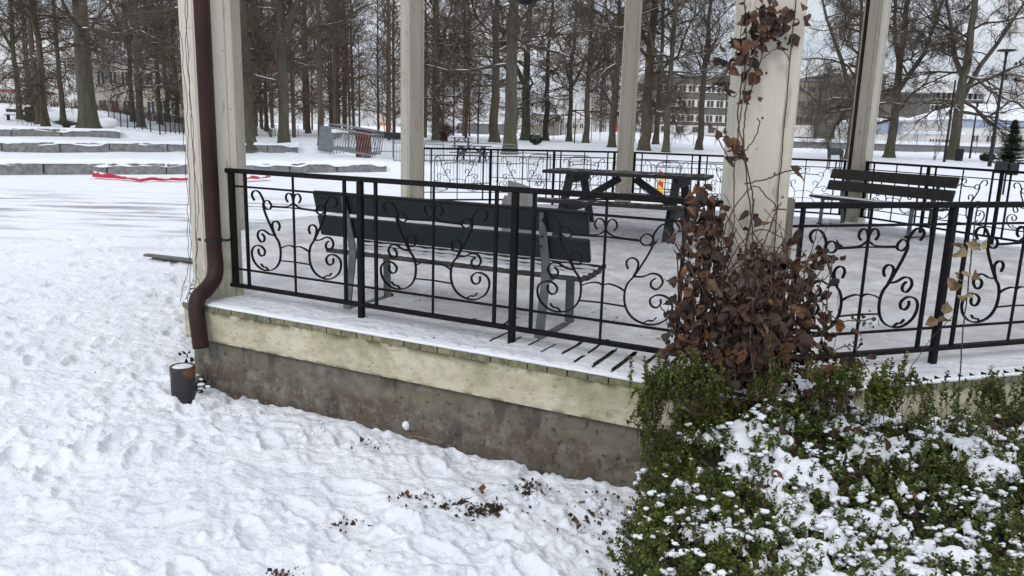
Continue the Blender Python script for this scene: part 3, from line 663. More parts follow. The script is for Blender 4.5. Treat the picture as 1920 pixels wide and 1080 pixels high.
# leaf builder (numpy): N leaves -> verts, quads
def leaves(P, D, Up, Ln, Wd, curl, prof, nseg, fold=.35):
    """P base points, D direction, Up approx normal (N,3), Ln, Wd arrays, curl arrays, prof width profile -> mesh arrays"""
    n = len(P); D = D/np.linalg.norm(D, axis=1)[:, None]; S = np.cross(D, Up); S /= np.linalg.norm(S, axis=1)[:, None]+1e-9; Nn = np.cross(S, D)
    V = np.zeros((n, nseg+1, 3, 3))
    for i in range(nseg+1):
        t = i/nseg; w = prof[i]
        ang = curl*t; along = np.where(np.abs(curl) > 1e-3, np.sin(ang)/np.where(np.abs(curl) > 1e-3, curl, 1), t)*Ln; dn = np.where(np.abs(curl) > 1e-3, (1-np.cos(ang))/np.where(np.abs(curl) > 1e-3, curl, 1), 0)*Ln
        c = P+D*along[:, None]-Nn*dn[:, None]
        for j, sg in enumerate((-1, 0, 1)):
            V[:, i, j] = c+S*(sg*w*Wd)[:, None]+Nn*(abs(sg)*w*Wd*fold)[:, None]
    base = np.arange(n)[:, None, None, None]*(nseg+1)*3
    F = []
    for i in range(nseg):
        for j in (0, 1): F.append([i*3+j, i*3+j+1, (i+1)*3+j+1, (i+1)*3+j])
    F = np.array(F)[None]+np.arange(n)[:, None, None]*(nseg+1)*3
    return V.reshape(-1, 3), F.reshape(-1, 4)
HEART = [.05, .85, 1.0, .78, .42, .03]
def dead_leaves(name, pts, mt, parent, size=(.05, .085), seed=1, down=.6, off=(0, 0, 0)):
    g = np.random.default_rng(seed); n = len(pts); P = np.array(pts)-np.array(off)
    D = g.normal(0, 1, (n, 3)); D[:, 2] -= down*2.4; Up = g.normal(0, 1, (n, 3)); Up[:, 1] -= 1.2
    Ln = g.uniform(*size, n); Wd = Ln*g.uniform(.2, .46, n)
    V, Fq = leaves(P, D, Up, Ln, Wd, g.normal(0, 1.7, n), HEART, 5, g.uniform(-.2, 1.3, n))
    V = V+g.normal(0, .035, V.shape)*float(np.mean(Ln))
    return npmesh(name, V, Fq, mt, parent, False)
# litter near the hedge foot and in front of the base
def litter():
    g = np.random.default_rng(8); pts = []; tw = MB(); r = random.Random(4)
    for cx, cy, sx, sy, n in ((885, 956, 40, 5, 260), (925, 958, 20, 4, 80), (888, 945, 25, 3, 60), (905, 922, 12, 5, 5), (990, 918, 22, 6, 110), (787, 933, 18, 2, 30), (735, 935, 12, 2, 8), (655, 983, 14, 4, 14), (1120, 960, 20, 25, 40), (1130, 1000, 12, 25, 22), (1090, 950, 30, 15, 16), (640, 650, 1, 1, 1), (1060, 1000, 30, 10, 10), (360, 745, 5, 3, 3), (640, 990, 10, 6, 8), (700, 838, 14, 3, 10), (690, 830, 2, 2, 2), (530, 1075, 20, 5, 20)):
        for k in range(n):
            p = Uz(g.normal(cx, sx), min(1079, g.normal(cy, sy)), -.655); pts.append(p+np.array([0, 0, g.uniform(-.01, .02)]))
    dead_leaves('leaf', pts, M['dleaf'], None, (.012, .035), 4, 0)
    o = bpy.context.scene.objects['leaf']; o.name = 'leaf_litter'; tag(o, 'scattered brown leaf crumbs and twigs lying on the trodden snow before the concrete base', 'leaf litter', kind='stuff')
    for i, (x, y, lab) in enumerate(((903, 922, 'orange-brown fallen leaf on the snow above the dark leaf crumbs, midway along the concrete base'), (1126, 960, 'rust-coloured fallen leaf against the left edge of the box hedge, near the concrete base'), (1096, 940, 'small brown fallen leaf in the snow just below the right end of the concrete base'),
                      (1135, 1040, 'brown fallen leaf low at the left edge of the box hedge, nearest the viewer'), (1075, 966, 'dark curled fallen leaf a hand left of the rust-coloured one by the hedge'))):
        oo = dead_leaves('fallen_leaf', [Uz(x, y, -.64)], M['oleaf'] if i < 2 else M['dleaf'], None, (.05, .06), 20+i, 0); tag(oo, lab, 'leaf', group='fallen leaves on the snow')
litter()
g_ = np.random.default_rng(61)
dead_leaves('deck_leaf_crumbs', [Uz(g_.uniform(640, 1240), g_.uniform(500, 640), .016) for _ in range(45)]+[Uz(g_.normal(1130, 60), g_.normal(600, 25), .016) for _ in range(25)]+[Uz(g_.uniform(1520, 1900), g_.uniform(480, 640), .016) for _ in range(25)], M['dleaf'], None, (.008, .028), 62, 0)
tag(bpy.context.scene.objects['deck_leaf_crumbs'], 'tiny dark leaf crumbs scattered over the trodden snow on the deck', 'leaf litter', kind='stuff')
pp = [onplane(g_.normal(372, 8), g_.normal(722, 10), g_.uniform(.02, .09)) for _ in range(26)]+[onplane(g_.normal(356, 6), g_.normal(668, 5), .1) for _ in range(7)]
lp = thing('leaf_pile', 'small dark heap of wet leaves with snow wedged between the pipe stub and the wall', 'leaf pile', pp[0]); dead_leaves('leaves', pp, M['black'], lp, (.03, .05), 63, 0, pp[0])
mb = MB(); r = random.Random(8)
for k in range(9): p = onplane(372+r.gauss(0, 8), 716+r.gauss(0, 9), .09)-pp[0]; blob(mb, tuple(p), r.uniform(.008, .02), r, (1.4, 1, .6))
mb.build('snow_tufts', M['snow'], lp, True)
# clods of snow at the wall foot
mb = MB(); r = random.Random(12)
for px, py, n, s in ((440, 768, 3, .022), (465, 766, 5, .03), (492, 772, 4, .025), (420, 762, 3, .018), (1120, 950, 10, .03), (1150, 990, 10, .035), (1000, 935, 8, .02), (700, 830, 4, .02), (600, 806, 5, .015)):
    for k in range(n):
        p = Uz(px+r.gauss(0, 9), py+r.gauss(0, 6), -.645); blob(mb, p, r.uniform(.4, 1)*s, r)
tag(mb.build('snow_clods', M['snow'], None, True), 'small loose clods of snow scattered along the foot of the concrete base', 'snow clods', kind='stuff')

# ------------------------------------------------------------------ box hedge
def oct_out(x, y):
    r = np.full(np.shape(x), -9.)
    for k in (7, 0, 1, 2):
        p, q = corner(k, RD), corner((k+1) % 8, RD); e = (q-p)/np.linalg.norm(q-p); m_ = np.array([e[1], -e[0]])
        if np.dot(C8-p, m_) > 0: m_ = -m_
        r = np.maximum(r, (x-p[0])*m_[0]+(y-p[1])*m_[1])
    return r
def hedge_left(y): return np.interp(y, [1.5, 2.4, 3.0, 3.4, 3.9], [.30, .42, .50, .66, .86])
def hedge_top(x, y):
    do = oct_out(x, y); e = np.minimum.reduce([x-hedge_left(y), (do+.02)*1.0+.12, (y-1.75)*.8])
    edge = np.clip(e/.30, 0, 1); z = -.62+.50*np.sqrt(np.clip(1-(1-edge)**2, 0, 1))
    z = z + .19*np.exp(-((x-1.25)**2+(y-3.62)**2)/.22) + .02*np.exp(-((x-1.15)**2+(y-3.8)**2)/.06)
    z = z + .10*(fbm(x*2.2, y*2.2, 41, 3)-.5)*edge*2 + .10*(fbm(x*6.5, y*6.5, 42, 3)-.5)
    z = z - .10*sst(2.1, 2.6, x)*np.clip(1-do/.5, 0, 1) - .05*sst(.5, 1.4, do)
    z = z + .10*np.exp(-((x-2.95)**2+(y-3.95)**2)/.05)
    return z, e, do
def box_hedge():
    t = thing('box_hedge', 'clipped box hedge patched with snow in the lower right corner, against the pavilion base', 'hedge', (1.4, 3., -.66))
    O = np.array([1.4, 3., -.66]); g = np.random.default_rng(77)
    # inner dark twiggy body + snow sheet
    xs = np.arange(.2, 4.6, .02); ys = np.arange(1.6, 4.9, .02); X, Y = np.meshgrid(xs, ys, indexing='ij'); Z, E_, DO = hedge_top(X, Y)
    ok = (E_ > .0) & (DO > -.01)
    def sheet(name, Zs, mt, okm):
        V = np.stack([X, Y, Zs], -1).reshape(-1, 3)-O; n1, n2 = X.shape; i = np.arange(n1-1)[:, None]; j = np.arange(n2-1)[None]
        kc = okm[:-1, :-1] & okm[1:, :-1] & okm[1:, 1:] & okm[:-1, 1:]
        Fq = np.stack([i*n2+j, (i+1)*n2+j, (i+1)*n2+j+1, i*n2+j+1], -1)[kc]; return npmesh(name, V, Fq, mt, t, True)
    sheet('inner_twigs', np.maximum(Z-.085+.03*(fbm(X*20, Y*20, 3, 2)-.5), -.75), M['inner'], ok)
    # sprigs
    n = 9000; px = g.uniform(.25, 4.3, n*3); py = g.uniform(1.75, 4.7, n*3); z, e, do = hedge_top(px, py)
    k = (e > .015) & (do > .02) & ((px < 3.4) | (g.uniform(0, 1, n*3) < .35)); 
    dist = np.hypot(px, py)
    vis = (py > 2.0) & k; px, py, z, e = px[vis], py[vis], z[vis], e[vis]
    keep = slice(0, 8200); px, py, z, e = px[keep], py[keep], z[keep], e[keep]
    sn = fbm(px*3.6, py*3.6, 55, 3)
    base = np.stack([px, py, z-.075-g.uniform(0, .045, len(px))], -1)
    gx = (hedge_top(px+.03, py)[0]-z)/.03; gy = (hedge_top(px, py+.03)[0]-z)/.03
    dirs = np.stack([-np.clip(gx, -2.5, 2.5)*.55, -np.clip(gy, -2.5, 2.5)*.55, np.ones(len(px))], -1)+g.normal(0, .33, (len(px), 3)); dirs /= np.linalg.norm(dirs, axis=1)[:, None]
    Ls = g.uniform(.055, .115, len(px))*(1+.5*(g.uniform(0, 1, len(px)) < .10)); pass
    # side face sprigs (left edge, seen side on)
    m_ = 2200; sy = g.uniform(1.9, 3.85, m_); sxx = hedge_left(sy)+g.uniform(.02, .16, m_); tz, _, _ = hedge_top(sxx, sy); sz = -.66+(tz+.66)*g.uniform(0, 1, m_)**.8
    sxx = sxx+.12*(1-(sz+.66)/.6); base2 = np.stack([sxx, sy, sz], -1); d2 = np.stack([-np.ones(m_), -.3*np.ones(m_), .45*np.ones(m_)], -1)+g.normal(0, .4, (m_, 3)); d2 /= np.linalg.norm(d2, axis=1)[:, None]
    base = np.vstack([base, base2]); dirs = np.vstack([dirs, d2]); Ls = np.concatenate([Ls, g.uniform(.05, .11, m_)])
    # taller shoots along the deck edge
    tall = []
    for (qx, qy, c, sp) in ((1250, 705, 60, 25), (1300, 700, 90, 30), (1225, 740, 50, 15), (1640, 715, 70, 50), (1700, 725, 50, 40), (1880, 728, 70, 35), (1600, 700, 40, 30), (1430, 700, 80, 60), (1215, 800, 30, 12), (1240, 840, 30, 20)):
        for i in range(int(c*.62)):
            x_, y_ = g.normal(qx, sp*1.25), qy+g.uniform(-10, 44); p = onplane_any(x_, y_, g.uniform(.06, .22)); tall.append(p)
    tall = np.array(tall); dt = np.stack([g.normal(-.05, .25, len(tall)), g.normal(-.1, .25, len(tall)), np.ones(len(tall))], -1); dt /= np.linalg.norm(dt, axis=1)[:, None]
    Lt = g.uniform(.07, .17, len(tall)); base = np.vstack([base, tall-dt*.06]); dirs = np.vstack([dirs, dt]); Ls = np.concatenate([Ls, Lt])
    # leaves in opposite pairs
    P = []; D = []; UP = []; LN = []
    for kk in range(13):
        f = (kk+1)*.0105; s = (Ls > f); pass
        b = base[s]+dirs[s]*(Ls[s]-f+.008)[:, None]
        a = kk*math.pi/2+np.arange(s.sum())*1.3; d = dirs[s]; u = np.cross(d, [0, .3, .95]); u /= np.linalg.norm(u, axis=1)[:, None]+1e-9; v = np.cross(d, u)
        for sg in (1, -1):
            side = (u*np.cos(a)[:, None]+v*np.sin(a)[:, None])*sg
            dd = side*.9+d*.55+g.normal(0, .22, d.shape); P.append(b); D.append(dd); UP.append(d+g.normal(0, .25, d.shape)); LN.append(g.uniform(.014, .0245, len(b))*(.75+.25*min(1, kk/3)))
    P = np.vstack(P)-O; D = np.vstack(D); UP = np.vstack(UP); LN = np.concatenate(LN); n = len(P)
    D /= np.linalg.norm(D, axis=1)[:, None]; S = np.cross(D, UP); S /= np.linalg.norm(S, axis=1)[:, None]+1e-9; Nn = np.cross(S, D); w = LN*.34
    V = np.stack([P, P+D*(LN*.3)[:, None]+S*w[:, None]+Nn*(w*.25)[:, None], P+D*(LN*.75)[:, None]+S*(w*.85)[:, None]+Nn*(w*.2)[:, None], P+D*LN[:, None],
                  P+D*(LN*.75)[:, None]-S*(w*.85)[:, None]+Nn*(w*.2)[:, None], P+D*(LN*.3)[:, None]-S*w[:, None]+Nn*(w*.25)[:, None]], 1).reshape(-1, 3)
    i = np.arange(n)[:, None]*6; Fq = np.concatenate([np.stack([i+0, i+1, i+2, i+3], -1), np.stack([i+0, i+3, i+4, i+5], -1)], 1).reshape(-1, 4)
    npmesh('foliage', V, Fq, M['bleaf'], t)
    # stems of the sprigs (thin 3-sided prisms)
    r_ = .0013; a = np.cross(dirs, [.3, .2, .9]); a /= np.linalg.norm(a, axis=1)[:, None]; b = np.cross(dirs, a); B0 = base-dirs*.05-O; T0 = base+dirs*Ls[:, None]-O
    ring = lambda c: np.stack([c+a*r_, c+(-a*.5+b*.87)*r_, c+(-a*.5-b*.87)*r_], 1)
    V = np.concatenate([ring(B0), ring(T0)], 1).reshape(-1, 3); i = np.arange(len(B0))[:, None]*6
    Fq = np.concatenate([np.stack([i+k, i+(k+1) % 3, i+3+(k+1) % 3, i+3+k], -1) for k in range(3)], 1).reshape(-1, 4); npmesh('stems', V, Fq, M['vine'], t)
    # snow resting in the hedge: thresholded noise sheet
    xs2 = np.arange(.3, 4.3, .0115); ys2 = np.arange(1.85, 4.6, .0115); X2, Y2 = np.meshgrid(xs2, ys2, indexing='ij'); Z2, E2, D2 = hedge_top(X2, Y2)
    zone = .085*np.exp(-((X2-1.25)**2/.45+(Y2-2.85)**2/.30)) + .05*np.exp(-((X2-2.2)**2/.5+(Y2-3.4)**2/.2)) + .06*np.exp(-((X2-1.5)**2/.06+(Y2-2.45)**2/.05)) - .07*np.exp(-((X2-.75)**2/.08+(Y2-2.5)**2/.1)) - .08*np.exp(-((X2-1.9)**2/.08+(Y2-2.85)**2/.12))
    sm = fbm(X2*5.5, Y2*5.5, 55, 3)*.45+fbm(X2*14, Y2*14, 56, 2)*.40+fbm(X2*34, Y2*34, 57, 2)*.15+zone*1.5-.598
    sm = sm-.06*sst(.18, .02, E2)
    hh = Z2-.036+np.where(sm > 0, np.clip(sm, 0, .1)*.35, np.clip(sm, -.07, 0)*.6)
    okm = (sm > -.065) & (E2 > .05) & (D2 > .015)
    V = np.stack([X2, Y2, hh], -1).reshape(-1, 3)-O; n1, n2 = X2.shape; i = np.arange(n1-1)[:, None]; j = np.arange(n2-1)[None]
    kc = okm[:-1, :-1] & okm[1:, :-1] & okm[1:, 1:] & okm[:-1, 1:]
    Fq = np.stack([i*n2+j, (i+1)*n2+j, (i+1)*n2+j+1, i*n2+j+1], -1)[kc]; npmesh('snow_patches', V, Fq, M['snow'], t, True)
    mb = MB(); r = random.Random(6); cnt = 0
    idx = g.permutation(len(px))[:3800]
    for q in idx:
        zf = float(fbm(np.array(px[q]*5.5), np.array(py[q]*5.5), 55, 5)); zo = .085*math.exp(-((px[q]-1.25)**2/.45+(py[q]-2.85)**2/.30))
        cz = float(fbm(np.array(px[q]*8.), np.array(py[q]*8.), 91, 2))
        if zf*.5+cz*.5+zo*1.2 < .515: continue
        p = base[q]+dirs[q]*(Ls[q]+.004)-O; 
        for _ in range(r.choice((1, 2, 4, 6))):
            s = r.choice((.003, .004, .005, .007, .010, .014)); blob(mb, (p[0]+r.gauss(0, .009), p[1]+r.gauss(0, .009), p[2]+r.gauss(0, .004)), s, r, (1.3, 1, .7), 6, .35)
    mb.build('snow_tufts', M['snow'], t, True)
    # brown leaves caught in the hedge
    pts = []
    for (qx, qy, c, sx, sy) in ((1560, 780, 26, 40, 40), (1590, 860, 12, 25, 30), (1640, 870, 4, 12, 8), (1450, 900, 6, 8, 8), (1420, 720, 40, 60, 20), (1550, 720, 40, 35, 25), (1890, 780, 8, 15, 10), (1700, 940, 3, 30, 30), (1480, 860, 4, 20, 8)):
        for i in range(c):
            p = Uz(g.normal(qx, sx), g.normal(qy, sy), -.1); zz = float(hedge_top(np.array(p[0]), np.array(p[1]))[0]); q = Uz(0, 0, 0); pts.append((p[0], p[1], zz+g.uniform(-.02, .03)))
    dead_leaves('caught_leaves', pts, M['dleaf'], t, (.04, .075), 31, .2, O)
def onplane_any(px, py, off):
    d = ray(px, py); best = None
    for k in (0, 1):
        p, q = corner(k, RD), corner((k+1) % 8, RD); e = (q-p)/np.linalg.norm(q-p); n = np.array([e[1], -e[0]])
        if np.dot(C8-p, n) > 0: n = -n
        o = p+n*off; t = ((o-CC[:2])@n)/(d[:2]@n)
        if best is None or t < best: best = t
    return CC+d*best
box_hedge()

# ------------------------------------------------------------------ dead vine on the right front column
def dead_vine():
    O = np.array([1.2, 3.72, -.2]); t = thing('dead_vine', 'withered brown climber with curled leaves smothering the foot of the right front column', 'climber', O)
    g = np.random.default_rng(19); pts = []
    CL = [(1318, 362, 12, 16, 12), (1352, 385, 10, 14, 8), (1308, 405, 18, 18, 34), (1340, 440, 22, 18, 30), (1305, 480, 26, 26, 62), (1350, 490, 14, 20, 18), (1292, 600, 22, 40, 60), (1335, 570, 26, 30, 50), (1330, 650, 40, 36, 115), (1400, 610, 45, 38, 110), (1440, 480, 26, 14, 22), (1400, 520, 35, 20, 18), (1455, 560, 35, 35, 85), (1480, 630, 36, 36, 85), (1400, 680, 62, 24, 110),
          (1515, 600, 12, 30, 22), (1496, 505, 14, 26, 16), (1540, 480, 14, 22, 14), (1570, 470, 8, 10, 3), (1525, 670, 26, 26, 34), (1570, 700, 28, 28, 34), (1545, 735, 40, 18, 30), (1262, 645, 8, 12, 8), (1545, 580, 6, 20, 5),
          (1432, 30, 30, 22, 60), (1398, 88, 20, 14, 22), (1455, 45, 22, 14, 16), (1420, 130, 10, 16, 6), (1372, 130, 6, 14, 6), (1362, 155, 4, 8, 3), (1404, 178, 14, 9, 8), (1345, 238, 12, 5, 4), (1362, 248, 6, 4, 2), (1370, 270, 6, 7, 3), (1395, 285, 14, 7, 7), (1405, 400, 18, 10, 6), (1488, 325, 4, 6, 2), (1408, 120, 6, 10, 3), (1356, 100, 5, 8, 3)]
    for cx, cy, sx, sy, n in CL:
        for i in range(int(n*(1.45 if cy > 535 else 1.05)) if cy > 320 else n):
            yd = g.normal(3.66, .05) if cy > 320 else g.normal(3.72, .03)
            if cy > 560: yd = g.normal(3.60, .08)
            pts.append(Yd(g.normal(cx, sx*.98), g.normal(cy, sy*1.12), yd))
    dead_leaves('leaves', pts, M['dleaf'], t, (.036, .080), 3, .7, O)
    gp = [Yd(g.normal(x, 12), g.normal(y, 8), g.normal(3.62, .04)) for x, y, n in ((1525, 585, 6), (1560, 605, 6), (1590, 600, 5), (1620, 600, 7), (1640, 598, 3), (1600, 640, 3)) for _ in range(n)]
    dead_leaves('green_leaves', gp, M['gleaf'], t, (.02, .04), 13, 1., O)
    r = random.Random(8); mb = MB()
    paths = [[(1330, 690), (1345, 560), (1375, 430), (1378, 300), (1400, 150), (1440, 20), (1460, -30)], [(1420, 700), (1416, 520), (1408, 400), (1395, 280), (1400, 200), (1425, 120), (1440, 40)], [(1456, 700), (1450, 560), (1456, 400), (1470, 250), (1482, 100), (1493, 0)],
             [(1400, 690), (1398, 480), (1412, 380), (1396, 290), (1384, 210), (1400, 100), (1396, 0)], [(1372, 700), (1350, 520), (1362, 420), (1410, 350), (1440, 372), (1455, 395), (1450, 500)], [(1410, 500), (1440, 440), (1456, 395), (1465, 380)], [(1395, 285), (1412, 265), (1424, 235), (1420, 222)], [(1395, 345), (1440, 335), (1462, 325), (1488, 318)],
             [(1360, 640), (1330, 520), (1300, 420), (1318, 350)], [(1300, 700), (1285, 600), (1270, 500), (1290, 430)], [(1390, 300), (1365, 270), (1362, 180), (1380, 100), (1400, 10)], [(1355, 580), (1365, 500), (1395, 450), (1430, 430), (1465, 445)], [(1470, 690), (1520, 600), (1535, 560), (1570, 600), (1640, 598)], [(1440, 700), (1500, 560), (1510, 500), (1540, 470)],
             [(1430, 110), (1460, 90), (1480, 110), (1478, 112)], [(1456, 500), (1440, 470), (1400, 470), (1372, 500)], [(1500, 700), (1560, 660), (1600, 650), (1630, 700)], [(1395, 285), (1380, 300), (1362, 290), (1340, 240)], [(1450, 395), (1462, 392), (1474, 393)]]
    for i, p in enumerate(paths):
        q = [Yd(x, y, 3.70+r.uniform(-.03, .02) if y < 430 else 3.66+r.uniform(-.06, .03)) for x, y in p]
        mb.tube([tuple(np.array(v)-O) for v in wobble([q_ for q_ in cr_([np.array(w) for w in q], 5)], .003, r, 2)], r.choice((.0022, .003, .0036)), 5)
    for i in range(120):
        x0, y0 = r.uniform(1270, 1540), r.uniform(520, 700); a = [(x0, y0), (x0+r.gauss(0, 25), y0-r.uniform(20, 60)), (x0+r.gauss(0, 45), y0-r.uniform(50, 190))]
        q = [Yd(x, y, 3.60+r.uniform(-.08, .08)) for x, y in a]
        mb.tube([tuple(np.array(v)-O) for v in wobble(cr_([np.array(w) for w in q], 4), .003, r, 2)], r.choice((.0014, .002, .003)), 4)
    mb.build('stems', M['vine'], t)
    # straw-coloured shoots at the foot
    mb = MB()
    for i in range(7):
        x0 = r.uniform(1400, 1470); q = [Yd(x0+r.gauss(0, 15), 600+r.uniform(-10, 30), 3.5), Yd(x0, 660, 3.48), Yd(x0+r.gauss(10, 12), 740, 3.45)]
        mb.tube([tuple(np.array(v)-O) for v in cr_([np.array(w) for w in q], 4)], .0010, 4)
    mb.build('dry_shoots', M['straw'], t)
dead_vine()
def thin_shoot():
    O = np.array([2.17, 3.6, -.2]); t = thing('tall_shoot', 'upright stem with a few pale curled leaves rising from the hedge before the right railing', 'plant stem', O); r = random.Random(5)
    mb = MB(); q = [Yd(x, y, 3.62) for x, y in ((1795, 800), (1800, 700), (1806, 620), (1815, 540), (1822, 470), (1829, 410), (1833, 385))]
    mb.tube([tuple(np.array(v)-O) for v in wobble(cr_([np.array(w) for w in q], 4), .0015, r, 2)], .0032, 6)
    q = [Yd(x, y, 3.62) for x, y in ((1720, 760), (1705, 700), (1722, 670), (1738, 645), (1760, 620), (1790, 590))]
    mb.tube([tuple(np.array(v)-O) for v in cr_([np.array(w) for w in q], 4)], .0018, 5); mb.build('stem', M['vine'], t)
    P = [Yd(x, y, 3.61) for x, y in ((1812, 455), (1808, 462), (1800, 465), (1835, 455), (1832, 448), (1810, 508), (1800, 512), (1826, 512), (1795, 540), (1790, 545), (1818, 548), (1812, 560), (1765, 592), (1760, 600), (1770, 588))]
    dead_leaves('leaves', P, M['pleaf'], t, (.05, .08), 23, .1, O)
thin_shoot()
def corner_sprig():
    O = Yd(1915, 140, 4.4); t = thing('leafy_twig', 'thin hanging twig with small dark leaves at the right edge beside the tall park lamp', 'twig', O); r = random.Random(15)
    mb = MB(); q = [Yd(x, y, 4.4) for x, y in ((1990, 110), (1950, 130), (1920, 143), (1895, 150), (1870, 146))]; mb.tube([tuple(np.array(v)-O) for v in wobble(cr_([np.array(w) for w in q], 3), .003, r, 2)], .0018, 5)
    mb.build('stem', M['vine'], t)
    P = [Yd(r.uniform(1865, 1925), 148+r.gauss(0, 6), 4.4) for _ in range(16)]+[Yd(r.uniform(1905, 1925), 118+r.gauss(0, 5), 4.4) for _ in range(4)]
    dead_leaves('leaves', P, M['dleaf'], t, (.018, .032), 24, .3, O)
corner_sprig()

# ------------------------------------------------------------------ stone seat walls
def seat_wall(i, label, px_end):
    (ax, ay), (bx, by), h = WALLS[i]; l = math.hypot(bx-ax, by-ay); d = ((bx-ax)/l, (by-ay)/l); z0 = (-.66, -.21, .21)[i]
    t = thing('stone_seat_wall', label, 'stone wall', (ax, ay, z0), math.atan2(d[1], d[0]), 'granite block seat walls stepping up the slope')
    r = random.Random(i+1); x = 0
    while x < l-.3:
        w = r.uniform(1.7, 2.4); w = min(w, l-x)
        if l-x-w < .8: w = l-x
        dz = r.uniform(-.02, .02); mb = MB(); mb.box((x+w/2, .18+r.uniform(-.02, .02), h/2-.08+dz), (w-.03, .5, h+.16), None, .03); mb.build('granite_block', M['stone'], t)
        x += w
    xs = np.arange(-.1, l+.05, .07); V = []; Fq = []; prof = [(-.09, 0), (-.075, .05), (0, .085), (.2, .10), (.45, .09), (.8, .02)]
    for a, X in enumerate(xs):
        v = float(vn(X*.9, i*7., 3)); w = float(vn(X*3.1, i*5., 6)); w2 = float(fbm(X*1.1, i*5.+2, 16, 3))
        for yy, zz in prof: V.append((X, yy+.04*(w-.5)*(zz < .08), h+zz*(.5+v)-(.30*max(0, w2-.42) if yy < 0 else 0)-(0.03 if yy < -.05 else 0)))
    n = len(prof)
    for a in range(len(xs)-1):
        for b in range(n-1): Fq.append((a*n+b, (a+1)*n+b, (a+1)*n+b+1, a*n+b+1))
    npmesh('snow_cap', V, Fq, M['snow'], t, True)
seat_wall(0, 'lowest and nearest granite seat wall, running behind the red strip in the snow', 725)
seat_wall(1, 'middle granite seat wall on the left slope', 560)
seat_wall(2, 'highest and shortest granite seat wall, just below the thick tree on the left', 228)
# red plastic strip lying in the snow
def ribbon(name, P, w, mt, lab, cat, tall=0):
    mb = MB(); V = []; F = []
    for i, p in enumerate(P):
        h = .085+.008*math.sin(i*.4)+tall*max(0, 1-i/9); V += [(p[0], p[1]-w, p[2]), (p[0], p[1]-w*.4, p[2]+h), (p[0], p[1]+w*.6, p[2]+h*.6), (p[0], p[1]+w, p[2])]
    for i in range(len(P)-1):
        for j in range(3): F.append((4*i+j, 4*i+4+j, 4*i+5+j, 4*i+1+j))
    mb.add(V, F); tag(mb.build(name, mt, None, True), lab, cat)
P = []
for i in range(40):
    t_ = i/39; px = 176+(400-176)*t_; py = 334+6*min(1, t_*2.5)+.4*math.sin(i*.5); p = Uz(px, py-1, -.60); p[2] = float(terr(p[0], p[1]))+.055-.035*math.sin(math.pi*min(1, max(0, (t_-.15)/.7)))*(.5+.5*math.sin(i*.9)); P.append(p)
ribbon('red_strip', P, .10, M['red'], 'long red plastic strip half covered by snow left of the left column', 'plastic strip', .10)
P = []
for i in range(12):
    t_ = i/11; p = Uz(420+85*t_, 341-3*t_, -.6); p[2] = float(terr(p[0], p[1]))+.09+.02*math.sin(i*2); P.append(p)
ribbon('red_strip', P, .2, M['red'], 'short red plastic strip in the snow just right of the left column', 'plastic strip')
# snow heap on the top wall
mb = MB(); r = random.Random(3); q = at(200, 240); q = Yd(200, 238, q[1]-1)
for k in range(6): blob(mb, (q[0]+r.uniform(-.35, .35), q[1], .86+r.uniform(0, .2)), r.uniform(.32, .44), r, (1.2, 1, .7), 12, .15)
tag(mb.build('snow_heap', M['snow'], None, True), 'rounded lump of snow on top of the highest seat wall beside the thick tree', 'snow heap')

# ------------------------------------------------------------------ crowd barriers
def make_barrier(label):
    t = thing('crowd_barrier', label, 'crowd barrier', group='steel crowd barriers behind the pavilion'); Lb, hb = 2.2, 1.08; r = .02
    fr = [(-Lb/2, .14), (-Lb/2, hb-.16), (-Lb/2+.05, hb-.05), (-Lb/2+.16, hb), (Lb/2-.16, hb), (Lb/2-.05, hb-.05), (Lb/2, hb-.16), (Lb/2, .14)]
    mb = MB(); mb.tube([(x, 0, z) for x, z in fr], r, 8); mb.tube([(-Lb/2, 0, .17), (Lb/2, 0, .17)], r, 8); mb.tube([(-Lb/2, 0, .93), (Lb/2, 0, .93)], .012, 6); mb.build('frame', M['galv'], t)
    mb = MB()
    for i in range(1, 18): x = -Lb/2+i*Lb/18; mb.tube([(x, 0, .17), (x, 0, .93)], .007, 5)
    mb.build('bar_infill', M['galv'], t)
    for x in (-.8, .8): MB().tube([(x, -.3, .0), (x, -.25, .06), (x, 0, .15), (x, .25, .06), (x, .3, 0)], .018, 6).build('foot', M['galv'], t)
    MB().box((-.75, -.015, .84), (.22, .006, .12), None).build('blank_plate', M['white'], t)
    return t
br = make_barrier('steel crowd barrier right of the rust-brown box, left of the second column')
B = [(737, 46, .05, None), (680, 50, 0, 'steel crowd barrier standing behind the rust-brown box'), (785, 35, .1, 'steel crowd barrier nearest the second column, partly behind it'),
     (838, 38, .0, 'farther steel crowd barrier in the leftmost bay of the back railing'), (868, 25, .70, 'oblique nearer steel crowd barrier in the leftmost bay of the back railing'),
     (925, 37, .0, 'far steel crowd barrier just left of the thickest trunk'), (975, 28, -.1, 'steel crowd barrier in front of the foot of the thickest trunk'), (1050, 27, .12, 'steel crowd barrier seen behind the left end of the deck picnic table'),
     (1128, 26, .0, 'steel crowd barrier behind the picnic table, just left of the slim back column'), (1215, 25, .15, 'steel crowd barrier seen right of the slim back column'), (1300, 24, -.15, 'rightmost steel crowd barrier, behind the vine leaves at the picnic table end')]
for i, (px, D, ang, lab) in enumerate(B):
    c = Yd(px, 300, D); loc = (c[0], D, float(terr(c[0], D))-.02)
    if lab is None: setw(br, loc, ang)
    else: clone(br, loc, ang, lab)
